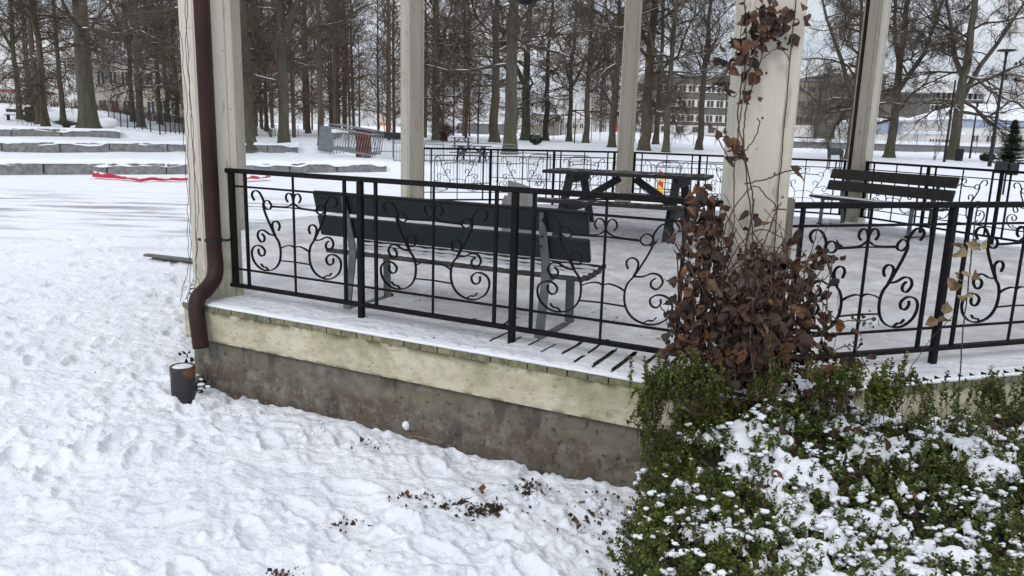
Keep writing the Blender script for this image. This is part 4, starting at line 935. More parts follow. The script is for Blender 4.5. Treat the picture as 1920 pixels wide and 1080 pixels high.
for j in range(5):
    c = at(648+j*5, 297-j); o = clone(br, (c[0], c[1]+j*.12, float(terr(c[0], c[1]))+.1), -.12, ['front one of the stacked steel barriers leaning left of the rust-brown box', 'second barrier in the leaning stack left of the rust-brown box', 'third barrier in the leaning stack left of the rust-brown box', 'fourth barrier in the leaning stack left of the rust-brown box', 'rearmost barrier in the leaning stack left of the rust-brown box'][j])
    o.rotation_euler = (-.28, .13, -.12+.03*j)
    o.scale = (1.02, 1, 1.25)
c = at(612, 288); mb = MB(); mb.box((0, 0, .75), (.75, .12, 1.3), Matrix.Rotation(.12, 3, 'Y'), .03); o = mb.build('grey_panel', M['galv']); o.location = c; tag(o, 'plain grey panel leaning at the left end of the stacked barriers', 'panel')
c = at(682, 296); mb = MB(); mb.box((0, 0, .65), (.64, .55, 1.3), None, .02); mb.box((0, -.285, .45), (.67, .03, .04)); mb.box((0, -.285, .9), (.67, .03, .04)); mb.box((0, 0, 1.33), (.7, .6, .06), None, .01)
o = mb.build('rust_brown_box', M['rust']); o.location = c; tag(o, 'upright rust-brown box standing between the stacked barriers and the second column', 'box')
# dark beam structure behind
t = thing('beam_rail', 'long dark horizontal beam on short posts behind the barriers', 'beam', at(690, 272)); O = np.array(t.location)
A = Yd(612, 243, 52); Bb = Yd(756, 256, 41); dr = (Bb-A)/np.linalg.norm(Bb-A); Bb = Bb+dr*1.5
MB().beam(A-O, Bb-O, .5, .34, bev=.03).build('beam', M['black'], t)
for f in (.05, .3, .55, .8, .98):
    p = A+(Bb-A)*f; MB().tube([tuple(p-O), (p[0]-O[0], p[1]-O[1], float(terr(p[0], p[1]))-O[2]-.1)], .04, 6).build('post', M['galv'], t)

# striped marker
c = at(1236, 394); t = thing('marker_post', 'red and yellow striped marker post behind the deck picnic table', 'marker post', c)
mb = MB(); H = 1.0; mb.cur = 0
for i in range(6):
    mb.cur = i % 2; z0, z1 = .22+i*.13, .22+(i+1)*.13; mb.add([(-.065, -.02, z0+.05), (.065, -.02, z0-.05), (.065, -.02, z1-.05), (-.065, -.02, z1+.05), (-.065, .02, z0+.05), (.065, .02, z0-.05), (.065, .02, z1-.05), (-.065, .02, z1+.05)], [(0, 1, 2, 3), (7, 6, 5, 4), (0, 4, 5, 1), (3, 2, 6, 7), (1, 5, 6, 2), (0, 3, 7, 4)])
mb.build('striped_board', [M['yellow'], M['redp']], t)
MB().box((0, 0, .08), (.34, .22, .16), None, .03).build('base', M['pink'], t)

# ------------------------------------------------------------------ fences
def fence(name, label, pts, h, kind, zoff=0.):
    P = [at(*p) if len(p) == 2 else np.array(p) for p in pts]; o = P[0]; t = thing(name, label, 'fence', o); mb = MB()
    for a, b in zip(P[:-1], P[1:]):
        l = float(np.linalg.norm((b-a)[:2])); n = max(1, int(round(l/2.5)))
        for i in range(n+(b is P[-1])):
            p = a+(b-a)*i/n; z = float(terr(p[0], p[1])); MB().tube([(p[0]-o[0], p[1]-o[1], z-o[2]-.1), (p[0]-o[0], p[1]-o[1], z-o[2]+h)], .035, 6).build('post', M['black'] if kind != 'mesh' else M['galvd'], t)
        zz = lambda p: float(terr(p[0], p[1]))
        m_ = int(l/.20) if kind == 'iron' else int(l/.5)
        for i in range(m_):
            p = a+(b-a)*i/m_; q = a+(b-a)*(i+1)/m_
            for hh in ((h-.05, .15) if kind == 'iron' else np.arange(.1, h, .16)):
                r = .014 if kind == 'iron' else .006
                mb.tube([(p[0]-o[0], p[1]-o[1], zz(p)-o[2]+hh), (q[0]-o[0], q[1]-o[1], zz(q)-o[2]+hh)], r, 3, False)
            if kind == 'iron': mb.tube([(p[0]-o[0], p[1]-o[1], zz(p)-o[2]+.1), (p[0]-o[0], p[1]-o[1], zz(p)-o[2]+h)], .0085, 3, False)
            else:
                mb.tube([(p[0]-o[0], p[1]-o[1], zz(p)-o[2]+.1), (p[0]-o[0], p[1]-o[1], zz(p)-o[2]+h)], .005, 3, False)
    mb.build('bar_panel' if kind == 'iron' else 'wire_mesh', M['black'] if kind == 'iron' else M['galvd'], t)
M['galvd'] = mat('dull_wire', (.12, .12, .125), (.16, .16, .165), scale=2, rough=.7)
fence('iron_fence', 'low black iron fence behind the highest seat wall on the left', [(205, 238), (300, 250), (350, 251), (430, 254)], 1.15, 'iron')
fence('iron_fence', 'black iron fence between the thick trunk and the thin trunks left of the barriers', [(470, 256), (600, 257), (640, 258)], 1.1, 'iron')
fence('wire_fence', 'wire mesh fence at the foot of the snow bank left of the slim back column', [(990, 262), (1060, 263), (1190, 267)], 2.0, 'mesh')
fence('wire_fence', 'wire mesh fence before the long white-banded apartment block', [(1200, 268), (1300, 272), (1380, 274)], 2.2, 'mesh')
fence('wire_fence', 'wire mesh fence right of the vine-covered column, before the buff building', [(1470, 278), (1600, 283)], 2.2, 'mesh')
fence('wire_fence', 'wire mesh fence on the far right before the low white buildings', [(1630, 284), (1760, 288), (1960, 292)], 2.2, 'mesh')

# ------------------------------------------------------------------ buildings
def winfill(t, x0, x1, z0, z1, n, w, y, fr, gl, name='window', rows=1):
    for i in range(n):
        cx = x0+(x1-x0)*(i+.5)/n; mb = MB(); mb.cur = 0; mb.box((cx, y-.03, (z0+z1)/2), (w, .1, z1-z0)); mb.cur = 1
        k = 2; 
        for j in range(k): mb.box((cx-w/2+(j+.5)*w/k, y-.09, (z0+z1)/2), (w/k-.14, .06, z1-z0-.18))
        mb.build(name, [fr, gl], t)
def block(name, label, px0, px1, pyt, pyb, D, depth, wall, roof=None, cat='building', ang=0):
    a = Yd(px0, pyb, D); b = Yd(px1, pyb, D); top = Yd((px0+px1)/2, pyt, D)[2]; w = b[0]-a[0]; zb = min(a[2], b[2]); t = thing(name, label, cat, (a[0], D, zb-1.5), ang)
    H = top-zb+1.5; MB().box((w/2, depth/2, H/2), (w, depth, H)).build('wall', wall, t)
    mb = MB(); mb.box((w/2, depth/2, H+.2), (w+.6, depth+.6, .4)); mb.build('roof', roof or M['greyc'], t)
    return t, w, H
t, w, H = block('apartment_block', 'long four-storey block with white window bands behind the trees, left of the vine-covered column', 1225, 1500, 147, 246, 160, 14, M['greyb'], M['greyc'])
for k, z in enumerate((4.3, 7.2, 10.1)):
    MB().box((w/2, -.12, z), (w, .25, 1.5)).build('white_band', M['white'], t); winfill(t, .5, w-.5, z-.72, z+.72, 15, 1.45, -.25, M['white'], M['glass'])
MB().box((w/2, -.14, 1.9), (w, .25, 1.9)).build('white_band', M['white'], t); winfill(t, .5, w-.5, 1.5, 2.6, 9, 1.3, -.27, M['greyb'], M['glass'])
winfill(t, 1, w-1, 11.9, 12.6, 6, 1.0, -.02, M['greyc'], M['glass'])
t, w, H = block('apartment_block', 'buff four-storey block with small paired windows between the vine-covered column and the piped column', 1466, 1560, 152, 250, 150, 14, M['pinkb'], M['greyc'])
for z in (4.2, 7., 9.8): winfill(t, .4, w-.2, z-.55, z+.55, 5, 1.15, 0, M['pinkb'], M['glass'])
MB().box((w*.3, -.6, 2.0), (w*.55, 1.2, 2.2)).build('white_entrance', M['white'], t)
t, w, H = block('apartment_block', 'grey-green four-storey block with a projecting upper corner behind the piped column', 1543, 1650, 143, 246, 146, 16, M['greenb'], M['greyc'])
for z in (4.2, 7., 9.8): winfill(t, .4, w-.2, z-.6, z+.6, 7, .85, 0, M['greenb'], M['glass'])
t, w, H = block('apartment_block', 'farther grey-green block with white window rows behind the pale blue building', 1650, 1835, 177, 250, 200, 14, M['greenb'], M['greyc'])
for z in (5., 8.2, 11.2): MB().box((w*.72, -.1, z), (w*.5, .2, 1.7)).build('white_band', M['white'], t); winfill(t, w*.48, w*.96, z-.75, z+.75, 9, 1.8, -.2, M['white'], M['glass'])
winfill(t, .5, w*.45, 10.4, 11.8, 5, 1.8, 0, M['greyb'], M['glass'])
def lowhall(label, px0, px1, pyr, pyb0, pyb1, pyg, D, depth, rise):
    a = Yd(px0, pyg, D); b = Yd(px1, pyg, D); m_ = (px0+px1)/2; zr = Yd(m_, pyr, D)[2]; z0 = Yd(m_, pyb1, D)[2]; z1 = Yd(m_, pyb0, D)[2]; w = b[0]-a[0]; zb = a[2]-1.2
    t = thing('low_hall', label, 'building', (a[0], D, zb)); MB().box((w/2, depth/2, (z1-zb)/2), (w, depth, z1-zb)).build('wall', M['white'], t)
    MB().box((w/2, -.08, (z0+z1)/2-zb), (w+.1, .2, z1-z0)).build('blue_band', M['blueb'], t)
    for i in range(1, int(w/3)): MB().box((i*3, -.2, (z0+z1)/2-zb), (.12, .06, z1-z0)).build('band_post', M['greyc'], t)
    mb = MB(); e = z1-zb; mb.add([(-.5, -.6, e), (w+.5, -.6, e), (w+.5, depth, e), (-.5, depth, e), (w*.35, depth*.5, e+rise), (w+.5, depth*.5, e+rise), (-.5, -.6, e+.3), (w+.5, -.6, e+.3)], [(0, 1, 7, 6), (6, 7, 5, 4), (4, 5, 2, 3), (0, 6, 4, 3), (1, 2, 5, 7), (0, 3, 2, 1)])
    mb.build('snowy_roof', M['snow'], t); return t, w, z0-zb
t, w, zz = lowhall('low white hall with pale blue band and snowy roof behind the far lamp posts', 1800, 1990, 226, 226, 240, 268, 112, 18, 2.6); winfill(t, 1, w-1, zz-2.1, zz-1.1, 6, 1.0, 0, M['white'], M['glass'])
lowhall('small pale blue building with a snowy roof right of the piped column', 1628, 1716, 226, 229, 250, 262, 130, 14, 1.1)
t, w, H = block('kiosk', 'low white kiosk with a row of dark windows left of the rightmost big tree', 1737, 1800, 252, 270, 108, 6, M['white'], M['snow']); winfill(t, .2, w-.2, H-1.3, H-.6, 5, .7, 0, M['white'], M['glass'], 'window')
t, w, H = block('retaining_wall', 'long low grey concrete wall on the far right behind the wire fence', 1470, 2000, 272, 284, 96, .5, M['stone'], M['snow'], 'wall')
t, w, H = block('barn', 'low dark grey shed with a snowy roof beyond the two people', 858, 952, 232, 258, 170, 12, M['greyc'], M['snow']); 
t, w, H = block('house', 'small buff house with reddish trim between the middle trunks', 994, 1048, 214, 262, 160, 10, M['pinkb'], M['snow']); winfill(t, .5, w-.5, H-2, H-.9, 4, .9, 0, M['white'], M['glass'])
t, w, H = block('house', 'small white house glimpsed between the slim trunks left of the slim back column', 1052, 1100, 222, 264, 165, 10, M['white'], M['snow']); winfill(t, .5, w-.5, H-2, H-.9, 3, .8, 0, M['white'], M['glass'])
t, w, H = block('manor_house', 'pale yellow two-storey house behind the trees left of the left column', 176, 372, 118, 222, 105, 14, M['paleb'], M['greyc'])
for z in (2.9, 6.6): winfill(t, .6, w-.6, z-.7, z+1.1, 8, 1.05, 0, M['white'], M['glass'])
t, w, H = block('cottage', 'red-roofed cottage at the far left edge of the park', -60, 28, 172, 205, 110, 9, M['white'], M['redroof'])
# red toy-like fence blob and playground frame
c = Yd(1161, 242, 128); mb = MB(); 
for i in range(5): mb.tube([(i*.25-.6, 0, -.4), (i*.25-.6, 0, .75)], .07, 6)
mb.box((0, 0, .05), (1.5, .12, .45)); o = mb.build('red_barrier', M['redp']); o.location = c; tag(o, 'bright red barrier on the snow bank beside the slim back column', 'barrier')
c = at(722, 246); t = thing('climbing_frame', 'orange wooden playground frame among the trees left of the second column', 'climbing frame', c); s = 1.
for x in (-.8, .8):
    MB().beam((x-.5, 0, 0), (x*.6, 0, 3.4), .16, .16).build('leg', M['orange'], t); MB().beam((x+.5, 1, 0), (x*.6, .6, 3.4), .16, .16).build('leg', M['orange'], t)
MB().box((0, .3, 1.5), (2.6, 1., .5)).build('platform', M['orange'], t); MB().box((0, .3, 3.3), (1.8, .5, .2)).build('top_beam', M['orange'], t)

# ------------------------------------------------------------------ lamps, bins, sculpture, spruce, people
def lamp_post(label, base, ytop, head=True, r=.07):
    c = at(*base); dd = math.hypot(c[0], c[1]); k = Yd(base[0]+(base[1]-ytop)*.13*((base[0]-790)/1000), ytop, c[1]); h = k[2]-c[2]
    t = thing('street_lamp', label, 'street lamp', c, 0, 'tall dark lamp posts in the park'); MB().tube([(0, 0, -.1), (0, 0, h*.5), (0, 0, h)], [r*1.3, r, r*.75], 10).build('pole', M['black'], t)
    if head: MB().lathe([(.12, h-.75), (.05, h-.5), (.12, h-.08), (.5, h-.03), (.62, h+.02), (.5, h+.07), (.05, h+.1)], 18).build('lamp_head', M['black'], t)
    return t
lamp_post('tallest lamp post with a flat disc head, left of the little spruce', (1855, 312), 95, True, .10)
lamp_post('dark lamp post just left of the rightmost big tree', (1770, 305), 150, False, .08)
lamp_post('farther thin lamp post between the rightmost big tree and the tallest lamp', (1818, 297), 192, True, .07)
lamp_post('thin lamp post standing right of the two people, left of the middle tree trunks', (896, 271), 175, True, .06)
lamp_post('thin dark pole among the slim trunks right of the middle', (1077, 268), 195, False, .06)
lamp_post('very thin pale pole before the snow bank left of the slim back column', (1108, 266), 200, False, .035)
lamp_post('thin pole behind the two people by the grey shed', (872, 262), 150, False, .05)
def bin_(label, base, h=1.0):
    c = at(*base); t = thing('litter_bin', label, 'litter bin', c, 0, 'dark litter bins'); MB().lathe([(.24, 0), (.27, .1), (.30, h*.85), (.28, h*.88)], 14).build('bin_body', M['black'], t, True); MB().lathe([(.31, h*.88), (.31, h*.94), (.2, h)], 14).build('lid', M['black'], t); return t
b0 = bin_('dark litter bin under the slanting trees at the far left', (57, 229)); b0.scale = (1.2,)*3
bin_('dark litter bin at the foot of the rightmost big tree', (1797, 303))
c = at(1880, 366); t = thing('twin_bins', 'pair of dark box-shaped bins on a post beyond the right railing', 'litter bin', c)
MB().tube([(0, 0, -.05), (0, 0, 1.25)], .035, 8).build('post', M['black'], t)
for x in (-.22, .2): MB().box((x, 0, .95+(.05 if x < 0 else 0)), (.34, .3, .42), None, .03).build('bin_body', M['black'], t)
c = at(32, 226); t = thing('park_bench', 'tiny dark bench under the slanting trees at the far left', 'bench', c, 0)
MB().box((0, 0, .45), (1.9, .4, .06)).build('seat', M['ptab'], t); MB().box((0, .2, .8), (1.9, .05, .25)).build('backrest', M['ptab'], t)
for x in (-.7, .7): MB().box((x, 0, .22), (.06, .36, .44)).build('leg', M['ptab'], t)
# deer figure of dark twigs
c = at(1562, 318); t = thing('deer_figure', 'dark rustic deer-shaped figure on the snow left of the piped column', 'garden figure', c, .1); k = 1.0
mb = MB(); mb.tube([(-.38, 0, .95), (-.1, 0, .98), (.25, 0, 1.0), (.45, 0, .95)], [.12, .20, .20, .12], 10); mb.tube([(-.3, 0, 1.0), (-.46, 0, 1.25), (-.5, 0, 1.45)], [.12, .09, .07], 8); mb.tube([(-.46, 0, 1.46), (-.62, 0, 1.42), (-.74, 0, 1.38)], [.08, .06, .04], 8); mb.build('body', M['ptab'], t, True)
for x in (-.32, .38):
    for y in (-.1, .1): MB().tube([(x, y, .95), (x+.03, y, .5), (x, y, 0)], [.06, .035, .03], 6).build('leg', M['ptab'], t)
for y in (-.06, .06): MB().tube([(-.5, y, 1.5), (-.46, y*2.5, 1.75), (-.55, y*3, 1.95)], [.02, .016, .01], 5).build('antler', M['ptab'], t)
# spruce
def spruce(label, base, ytop):
    c = at(*base); h = Yd(base[0]+12, ytop, c[1])[2]-c[2]; t = thing('spruce_tree', label, 'spruce', c); MB().tube([(0, 0, -.1), (0, 0, h*.5), (0, 0, h)], [.09, .05, .01], 8).build('trunk', M['bark'], t)
    g = np.random.default_rng(4); P = []; D = []; U_ = []; Ln = []
    for k in range(430):
        f = g.uniform(.02, .98)**1.25; z = h*f; rr = (1-f)*h*.33+.06; a = g.uniform(0, 6.3); rr *= g.choice((.7, .85, 1., 1.18))*g.uniform(.9, 1.1)
        n_ = int(10+rr*24)
        for i in range(n_):
            q = (i+1)/n_*rr; zz = z-q*.12+.12*(q/rr)**2*rr+g.normal(0, .015); side = g.choice((-1, 1)); d = np.array([math.cos(a+side*.9), math.sin(a+side*.9), g.uniform(-.25, .15)])
            P.append((math.cos(a)*q, math.sin(a)*q, zz)); D.append(d); U_.append((g.normal(0, .3), g.normal(0, .3), 1)); Ln.append(g.uniform(.10, .2)*(1.1-.5*q/rr)+.03)
    V, Fq = leaves(np.array(P), np.array(D), np.array(U_), np.array(Ln), np.array(Ln)*.22, np.full(len(P), .3), [.6, 1, .1], 2); npmesh('crown', V, Fq, M['needle'], t)
spruce('small dark spruce tree at the right edge beside the tallest lamp', (1892, 308), 222)
# people
def person(label, base, coat):
    c = at(*base); t = thing('person', label, 'person', c, rnd.uniform(-.4, .4), 'two people walking far off in the snow')
    me = bpy.data.meshes.new('body'); J = [(0, 0, .95), (0, 0, 1.2), (0, 0, 1.42), (0, 0, 1.52), (0, -.02, 1.66), (0, 0, 1.76), (-.10, 0, .9), (-.11, -.08, .5), (-.11, .05, .08), (-.11, -.1, .04), (.10, 0, .9), (.11, .08, .5), (.11, .15, .08), (.11, 0, .04), (-.2, 0, 1.4), (-.26, -.03, 1.12), (-.25, -.12, .9), (.2, 0, 1.4), (.26, .03, 1.12), (.25, -.02, .9)]
    Ed = [(0, 1), (1, 2), (2, 3), (3, 4), (4, 5), (0, 6), (6, 7), (7, 8), (8, 9), (0, 10), (10, 11), (11, 12), (12, 13), (2, 14), (14, 15), (15, 16), (2, 17), (17, 18), (18, 19)]
    rad = [.16, .17, .16, .06, .11, .07, .10, .075, .05, .04, .10, .075, .05, .04, .07, .055, .04, .07, .055, .04]
    me.from_pydata(J, Ed, []); me.materials.append(coat); o = bpy.data.objects.new('body', me); sc.collection.objects.link(o); o.parent = t
    md = o.modifiers.new('Skin', 'SKIN'); me.skin_vertices.new() if not me.skin_vertices else None
    for v, r in zip(me.skin_vertices[0].data, rad): v.radius = (r, r*.8)
    me.skin_vertices[0].data[0].use_root = True; s = o.modifiers.new('s', 'SUBSURF'); s.levels = s.render_levels = 1
    mb = MB(); blob(mb, (0, -.075, 1.665), .075, random.Random(1), (1, .5, 1.2), 10, .02); mb.build('face', M['skin'], t, True)
person('left one of two people in dark coats walking far off on the snow', (858, 253), M['dark']); person('right one of two people in dark coats walking far off on the snow', (867, 253), M['black'])

# ------------------------------------------------------------------ trees
RMIN = [.0075]
def branchy(r, mbL, mbT, p, d, L_, rad, lvl, maxl, up, dens=1.):
    ns = 5 if lvl == 0 else (4 if lvl == 1 else (3 if lvl == 2 else 2)); pts = [p]; dd = d.normalized(); q = p.copy()
    wig = .30 if lvl < 2 else .34
    for i in range(ns):
        dd = (dd+Vector((r.gauss(0, wig), r.gauss(0, wig), r.gauss(0, wig*.8)+up*.22))).normalized(); q = q+dd*L_/ns; pts.append(q)
    rs = [max(RMIN[0], rad*(1-.72*i/ns)) for i in range(ns+1)]
    (mbL if lvl < 2 else mbT).tube(pts, rs, 6 if lvl == 0 else (4 if lvl == 1 else 3), False)
    if lvl >= maxl: return
    nc = {0: 8, 1: 6, 2: 5, 3: 3}[lvl]; nc = max(2, int(nc*dens))
    for k in range(nc):
        f = .18+.82*(k+r.random()*.8)/nc; f = min(f, .98); i = int(f*ns); t = f*ns-i; i = min(i, ns-1); s = pts[i].lerp(pts[i+1], t); td = (pts[i+1]-pts[i]).normalized()
        ax = td.cross(Vector((r.gauss(0, 1), r.gauss(0, 1), r.gauss(0, .6)))).normalized(); nd = (td*.95+ax*r.uniform(.4, 1.05)+Vector((0, 0, .05*up))).normalized()
        branchy(r, mbL, mbT, s, nd, L_*r.uniform(.36, .6)*(1.12-.4*f), max(RMIN[0], rs[i]*.55), lvl+1, maxl, up, dens)
def make_tree(name, seed, H=22, r0=.42, first=3.2, nl=26, ll=(4.2, 7.2), fork=False, upl=.1, maxl=3, dens=1., bark='bark', flare=1.5, elev=(.05, 1.1), label='x', top=15.5):
    r = random.Random(seed); t = thing(name, label, 'tree', (0, 0, 0)); tr = MB(); lb = MB(); tw = MB()
    pts = []; rs = []; x = y = 0; n = 16; sx, sy = r.gauss(0, .06), r.gauss(0, .06)
    for i in range(n+1):
        f = i/n; pts.append((x, y, H*f-.2)); rs.append(r0*(1-f*.80)*(1+.0*f)); x = r.gauss(0, .04)+.10*math.sin(i*.5+seed)*f*2; y = r.gauss(0, .04)+.10*math.cos(i*.6+seed)*f*2
    full = []; rr = []
    z0 = pts[0]; full = [(pts[0][0], pts[0][1], -.25), (pts[0][0], pts[0][1], 0.), (pts[0][0], pts[0][1], .25), (pts[0][0], pts[0][1], .7)]+pts[1:]; rr = [r0*flare*1.15, r0*flare, r0*(1+(flare-1)*.45), r0*(1+(flare-1)*.15)]+rs[1:]
    tr.tube(full, rr, 12, False)
    def onT(z):
        f = min(max((z+.2)/H*n, 0), n-.001); i = int(f); u = f-i; return Vector(pts[i]).lerp(Vector(pts[i+1]), u), rs[i]*(1-u)+rs[i+1]*u
    for fk in range(2 if fork else 0):
        p, rd = onT(r.uniform(3.5, 5.5)+fk*2.2); a = r.uniform(0, 6.28); ns = 6; q = p.copy(); dd = Vector((math.cos(a)*.55, math.sin(a)*.55, 1)).normalized(); P_ = [q.copy()]; R_ = [rd*.72]
        for i in range(ns):
            dd = (dd+Vector((r.gauss(0, .09), r.gauss(0, .09), .16))).normalized(); q = q+dd*(H*.62-p.z*.5)/ns; P_.append(q.copy()); R_.append(rd*.72*(1-.75*(i+1)/ns))
        tr.tube(P_, R_, 9, False)
        for k in range(9):
            u = .15+.8*k/9; i = int(u*ns); c_ = P_[i].lerp(P_[min(i+1, ns)], u*ns-i); a = r.uniform(0, 6.28); branchy(r, lb, tw, c_, Vector((math.cos(a), math.sin(a), .5)), r.uniform(2.2, 4.5)*(1-.5*u), .05, 0, 3 if c_.z < top else 2, upl, dens)
    for k in range(nl):
        f = k/(nl-1); z = first+(H*.97-first)*min(1, max(0, f+r.gauss(0, .035)))**1.12; p, rd = onT(z); a = r.uniform(0, 6.28)
        e = elev[0]+(elev[1]-elev[0])*f+r.gauss(0, .28); L_ = r.uniform(*ll)*(1-.55*f)*(1 if f > .06 else .75)
        ml = maxl if z < top else max(1, maxl-1)
        branchy(r, lb, tw, p, Vector((math.cos(a), math.sin(a), e)), L_, min(.13, rd*.42), 0, ml, upl, dens)
    tr.build('trunk', M[bark], t, True); c = lb.build('limbs', M['limb'], t); tw.build('twigs', M['twig'], t)
    return t
protos = {}
def proto(k):
    if k not in protos:
        kw = dict(big=dict(seed=1, H=24, r0=.50, first=4.5, nl=26, ll=(4.0, 9.0), bark='bark', dens=1.25),
                  beech=dict(fork=True, seed=2, H=22, r0=.34, first=3.0, nl=27, ll=(3.2, 7.8), bark='bark', dens=1.2),
                  slim=dict(seed=3, H=20, r0=.22, first=3.4, nl=26, ll=(2.2, 6.4), dens=1.15, bark='barkr', elev=(.15, 1.3)),
                  slimb=dict(seed=4, H=19, r0=.20, first=2.8, nl=25, ll=(2.2, 6.2), dens=1.15, bark='bark', fork=True, elev=(.1, 1.2)),
                  lime=dict(seed=5, H=21, r0=.30, first=5.0, nl=25, ll=(3.2, 8.0), dens=1.2, bark='barkr', elev=(.2, 1.3), upl=.35),
                  arch=dict(fork=True, seed=6, H=20, r0=.36, first=3.6, nl=25, dens=1.25, ll=(4.5, 9.5), bark='bark', elev=(-.1, .9), upl=.05),
                  drop=dict(fork=True, seed=8, H=20, r0=.30, first=2.4, nl=26, ll=(3.0, 8.0), bark='barkr', elev=(-.15, .9), upl=.0))[k]
        protos[k] = (make_tree('bare_tree', label='x', **kw), kw['r0'], [False])
    return protos[k]
TREES = [ # px, py(base), trunk width px, proto, rot, label
 (38, 224, 11, 'slimb', .3, 'leaning thin bare tree by the tiny bench at the far left edge'), (74, 232, 12, 'slim', 1.2, 'slanting bare tree right of the far left litter bin'), (86, 237, 13, 'drop', 2.2, 'straight bare tree close left of the snow-splashed trunk at far left'),
 (119, 228, 10, 'slim', 3.1, 'thin snow-splashed bare tree just left of the thick moss-green trunk'), (167, 241, 33, 'big', .5, 'thick moss-green trunk standing above the highest seat wall'),
 (250, 229, 10, 'slimb', 4.1, 'thin dark tree just left of the trunk before the pale yellow house'), (265, 239, 14, 'beech', 2.9, 'bare trunk in front of the middle of the pale yellow house'), (300, 233, 10, 'slim', 5.2, 'upright bare tree before the right half of the pale yellow house'),
 (315, 229, 8, 'slimb', .9, 'thin bare tree second from the left column, before the pale yellow house'), (334, 231, 9, 'drop', 1.9, 'leaning bare tree just left of the left column'),
 (462, 271, 31, 'big', 2.6, 'thick grey trunk just right of the left column'), (533, 273, 21, 'beech', 1.1, 'straight olive-grey trunk second to the right of the left column'), (603, 273, 13, 'lime', 3.6, 'slim trunk just left of the leaning stack of barriers'),
 (578, 250, 9, 'slim', 2.4, 'thin far trunk between the olive-grey trunk and the barrier stack'), (500, 246, 8, 'slimb', 3.9, 'thin far trunk between the two thick trunks right of the left column'),
 (817, 266, 14, 'arch', .0, 'spreading bare tree just right of the second column with a long sinuous limb'), (927, 267, 19, 'lime', 4.4, 'bare trunk directly behind and left of the thickest middle trunk'),
 (956, 291, 27, 'big', 4.0, 'thickest and nearest trunk in the middle, beyond the back railing'), (985, 263, 20, 'beech', 5.5, 'broad trunk directly right of the thickest middle trunk'),
 (1023, 263, 12, 'slim', .4, 'slim trunk right of the dark round bush'), (1067, 265, 11, 'slimb', 1.6, 'slim dark trunk left of the thin dark pole'), (1098, 268, 12, 'lime', 2.1, 'slim trunk right of the thin dark pole'),
 (1147, 275, 14, 'beech', 3.3, 'tapering trunk just left of the slim back column'), (1207, 283, 21, 'lime', .8, 'broad trunk just right of the slim back column'), (1229, 271, 12, 'slim', 2.7, 'narrow trunk behind the pair right of the slim back column'),
 (1248, 286, 13, 'beech', 4.9, 'upright trunk before the left end of the white-banded block'), (1310, 281, 13, 'lime', 1.4, 'lone trunk before the white-banded block, nearest the vine-covered column'),
 (1592, 301, 17, 'arch', 3.0, 'tree half hidden by the piped column, with a long limb reaching left'), (1667, 294, 17, 'beech', .2, 'tree right of the piped column, before the small pale blue building'), (1785, 301, 20, 'arch', 1.0, 'rightmost big tree, with spreading limbs before the low white hall')]
def place_tree(px, py, wpx, k, rot, lab):
    c = at(px, py); D = math.hypot(c[0], c[1]); w = wpx*c[1]/FPX; t, r0, used = proto(k); s = max(.55, min(1.7, (w/2)/r0/1.05)); sz = .8+.2*s if s < 1 else 1+.25*(s-1)
    if not used[0]: used[0] = True; t['label'] = lab; t['group'] = 'bare winter trees in the park'; o = t; setw(o, c, rot)
    else: o = clone(t, c, rot, lab)
    o.scale = (s, s, max(.8, sz)); return o
for a in TREES: place_tree(*a)

# sapling and bushes
def bush(label, base, hpx, wpx, mt, n=70, leafy=None, seed=1, cat='bush'):
    c = at(*base); h = hpx*c[1]/FPX; w = wpx*c[1]/FPX; t = thing('bush', label, cat, c); r = random.Random(seed); mb = MB()
    for i in range(n):
        a = r.uniform(0, 6.3); e = r.uniform(.1, 1)*w/2; p0 = (r.gauss(0, w*.06), r.gauss(0, w*.06), -.05); p2 = (math.cos(a)*e, math.sin(a)*e, h*r.uniform(.6, 1)*(1-.35*(e/(w/2))**2)); p1 = (p2[0]*.35, p2[1]*.35, p2[2]*.55)
        mb.tube([p0, p1, p2], [.02, .014, .007], 3, False)
        for k in range(4):
            f = r.uniform(.4, 1); b = Vector(p1).lerp(Vector(p2), f); mb.tube([b, b+Vector((r.gauss(0, w*.1), r.gauss(0, w*.1), r.gauss(h*.08, h*.08)))], [.009, .005], 3, False)
    mb.build('branches', mt, t)
    if leafy:
        g = np.random.default_rng(seed); n_ = 2200; P = g.normal(0, 1, (n_, 3)); P /= np.linalg.norm(P, axis=1)[:, None]; P *= g.uniform(.5, 1, n_)[:, None]**.5; P = P*[w/2, w/2, h/2]+[0, 0, h*.5]
        V, Fq = leaves(P, g.normal(0, 1, (n_, 3)), g.normal(0, 1, (n_, 3)), np.full(n_, .09), np.full(n_, .03), np.full(n_, .3), [.3, 1, .1], 2); npmesh('foliage', V, Fq, leafy, t)
        mb = MB()
        for i in range(14): blob(mb, (r.gauss(0, w*.2), r.gauss(0, w*.2), h*r.uniform(.75, .98)), w*.07, r, (1.3, 1, .5))
        mb.build('snow_patches', M['snow'], t, True)
bush('dark round evergreen bush with snow left of the slim trunks', (1004, 271), 20, 26, M['twig'], 30, M['needle'], 2)
bush('dense brown bare bush just right of the second column', (832, 265), 36, 62, M['hbush'], 260, None, 3)
bush('low dark bush left of the little spruce', (1850, 303), 16, 26, M['twig'], 60, M['needle'], 4)
bush('low tangle of dry stalks before the thick moss-green trunk at left', (125, 240), 16, 50, M['twig'], 90, None, 5)
bush('thin bare sapling right of the piped column', (1751, 302), 52, 26, M['twig'], 7, None, 6, 'sapling')
bush('bare shrub between the two thick trunks right of the left column', (508, 258), 20, 22, M['hbush'], 26, None, 8)

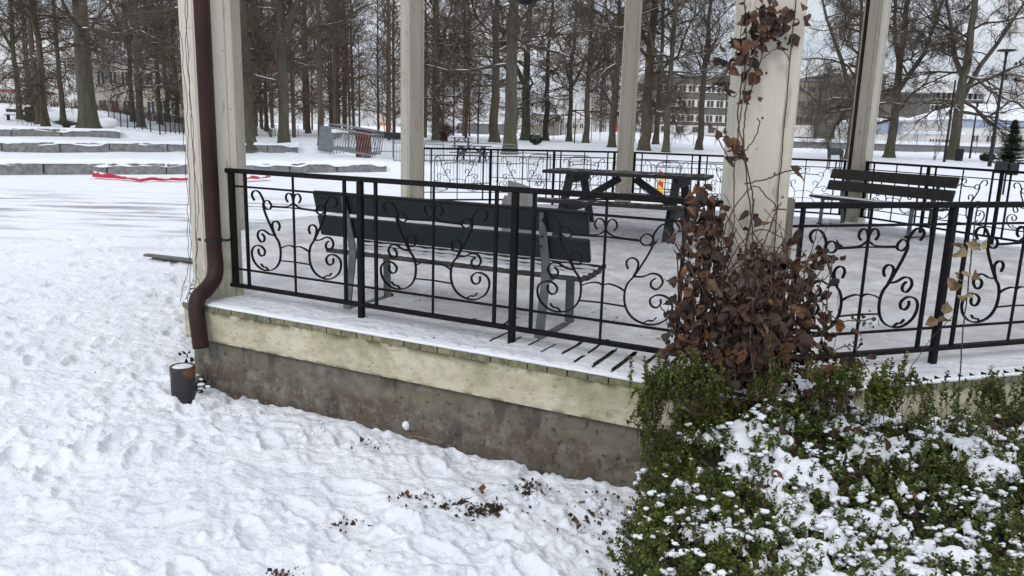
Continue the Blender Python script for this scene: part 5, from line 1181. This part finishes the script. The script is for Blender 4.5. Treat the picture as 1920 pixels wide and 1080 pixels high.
# far wood: one mass of bare trees
def far_wood():
    V = []; Fs = []; off = 0; g = random.Random(44); temps = []; RMIN[0] = .013
    for s in range(4):
        r = random.Random(900+s); mb = MB(); H = 17+s; mb.tube([(0, 0, -.4), (r.gauss(0, .15), 0, H*.5), (r.gauss(0, .4), 0, H)], [.17, .12, .03], 5, False)
        for k in range(32):
            z = 1.8+(H-3)*k/32; a = k*2.4; branchy(r, mb, mb, Vector((0, 0, z)), Vector((math.cos(a), math.sin(a), .45+.8*k/32)), r.uniform(2.4, 4.6)*(1-.4*k/32), .05, 1, 3, .25, 1.15)
        F_q = [f for f in mb.f if len(f) == 4]; temps.append((np.array(mb.v), np.array(F_q)))
    spots = []
    for i in range(52): spots.append((g.uniform(360, 800), g.uniform(70, 130)))
    for i in range(7): spots.append((g.uniform(-80, 180), g.uniform(75, 98)))
    for i in range(8): spots.append((g.uniform(180, 360), g.uniform(118, 128)))
    for i in range(10): spots.append((g.uniform(800, 900), g.uniform(100, 140)))
    for i in range(8): spots.append((g.uniform(1100, 1180), g.uniform(150, 190)))
    for px, D in spots:
        p = Yd(px, 250, D); z = float(terr(p[0], D)); v, f = temps[g.randrange(4)]; a = g.uniform(0, 6.3); s = g.uniform(.85, 1.2); ca, sa = math.cos(a)*s, math.sin(a)*s
        if px < 380 and D > 95: s *= .8
        w = np.stack([v[:, 0]*ca-v[:, 1]*sa+p[0], v[:, 0]*sa+v[:, 1]*ca+D, v[:, 2]*s+z], -1); V.append(w); Fs.append(f+off); off += len(w)
    o = npmesh('far_wood', np.vstack(V), np.vstack(Fs), M['farwood']); tag(o, 'dense brown mass of bare trees filling the back of the park on the left', 'wood', kind='stuff')
    # low distant tree line on the right and in the centre
    V = []; Fs = []; off = 0
    for i in range(70):
        px = g.uniform(940, 2050); D = g.uniform(215, 280); p = Yd(px, 250, D); v, f = temps[g.randrange(4)]; s = g.uniform(.55, .85); a = g.uniform(0, 6.3); ca, sa = math.cos(a)*s*1.3, math.sin(a)*s*1.3
        w = np.stack([v[:, 0]*ca-v[:, 1]*sa+p[0], v[:, 0]*sa+v[:, 1]*ca+D, v[:, 2]*s+float(terr(p[0], D))], -1); V.append(w); Fs.append(f+off); off += len(w)
    o = npmesh('far_tree_line', np.vstack(V), np.vstack(Fs), M['farwood']); tag(o, 'low distant line of bare trees on the horizon behind the buildings', 'wood', kind='stuff')
    # low brown hedge row under the yellow house
    r = random.Random(5); mb = MB()
    for i in range(900):
        px = r.uniform(-60, 420); D = r.uniform(88, 92); p = Yd(px, 220, D); z = float(terr(p[0], D)); mb.tube([(p[0], D, z), (p[0]+r.gauss(0, .3), D+r.gauss(0, .2), z+r.uniform(.5, 1.2))], [.04, .015], 3, False)
    o = mb.build('bare_hedge_row', M['hbush']); tag(o, 'long low bare brown hedge at the foot of the pale yellow house', 'hedge')
far_wood()
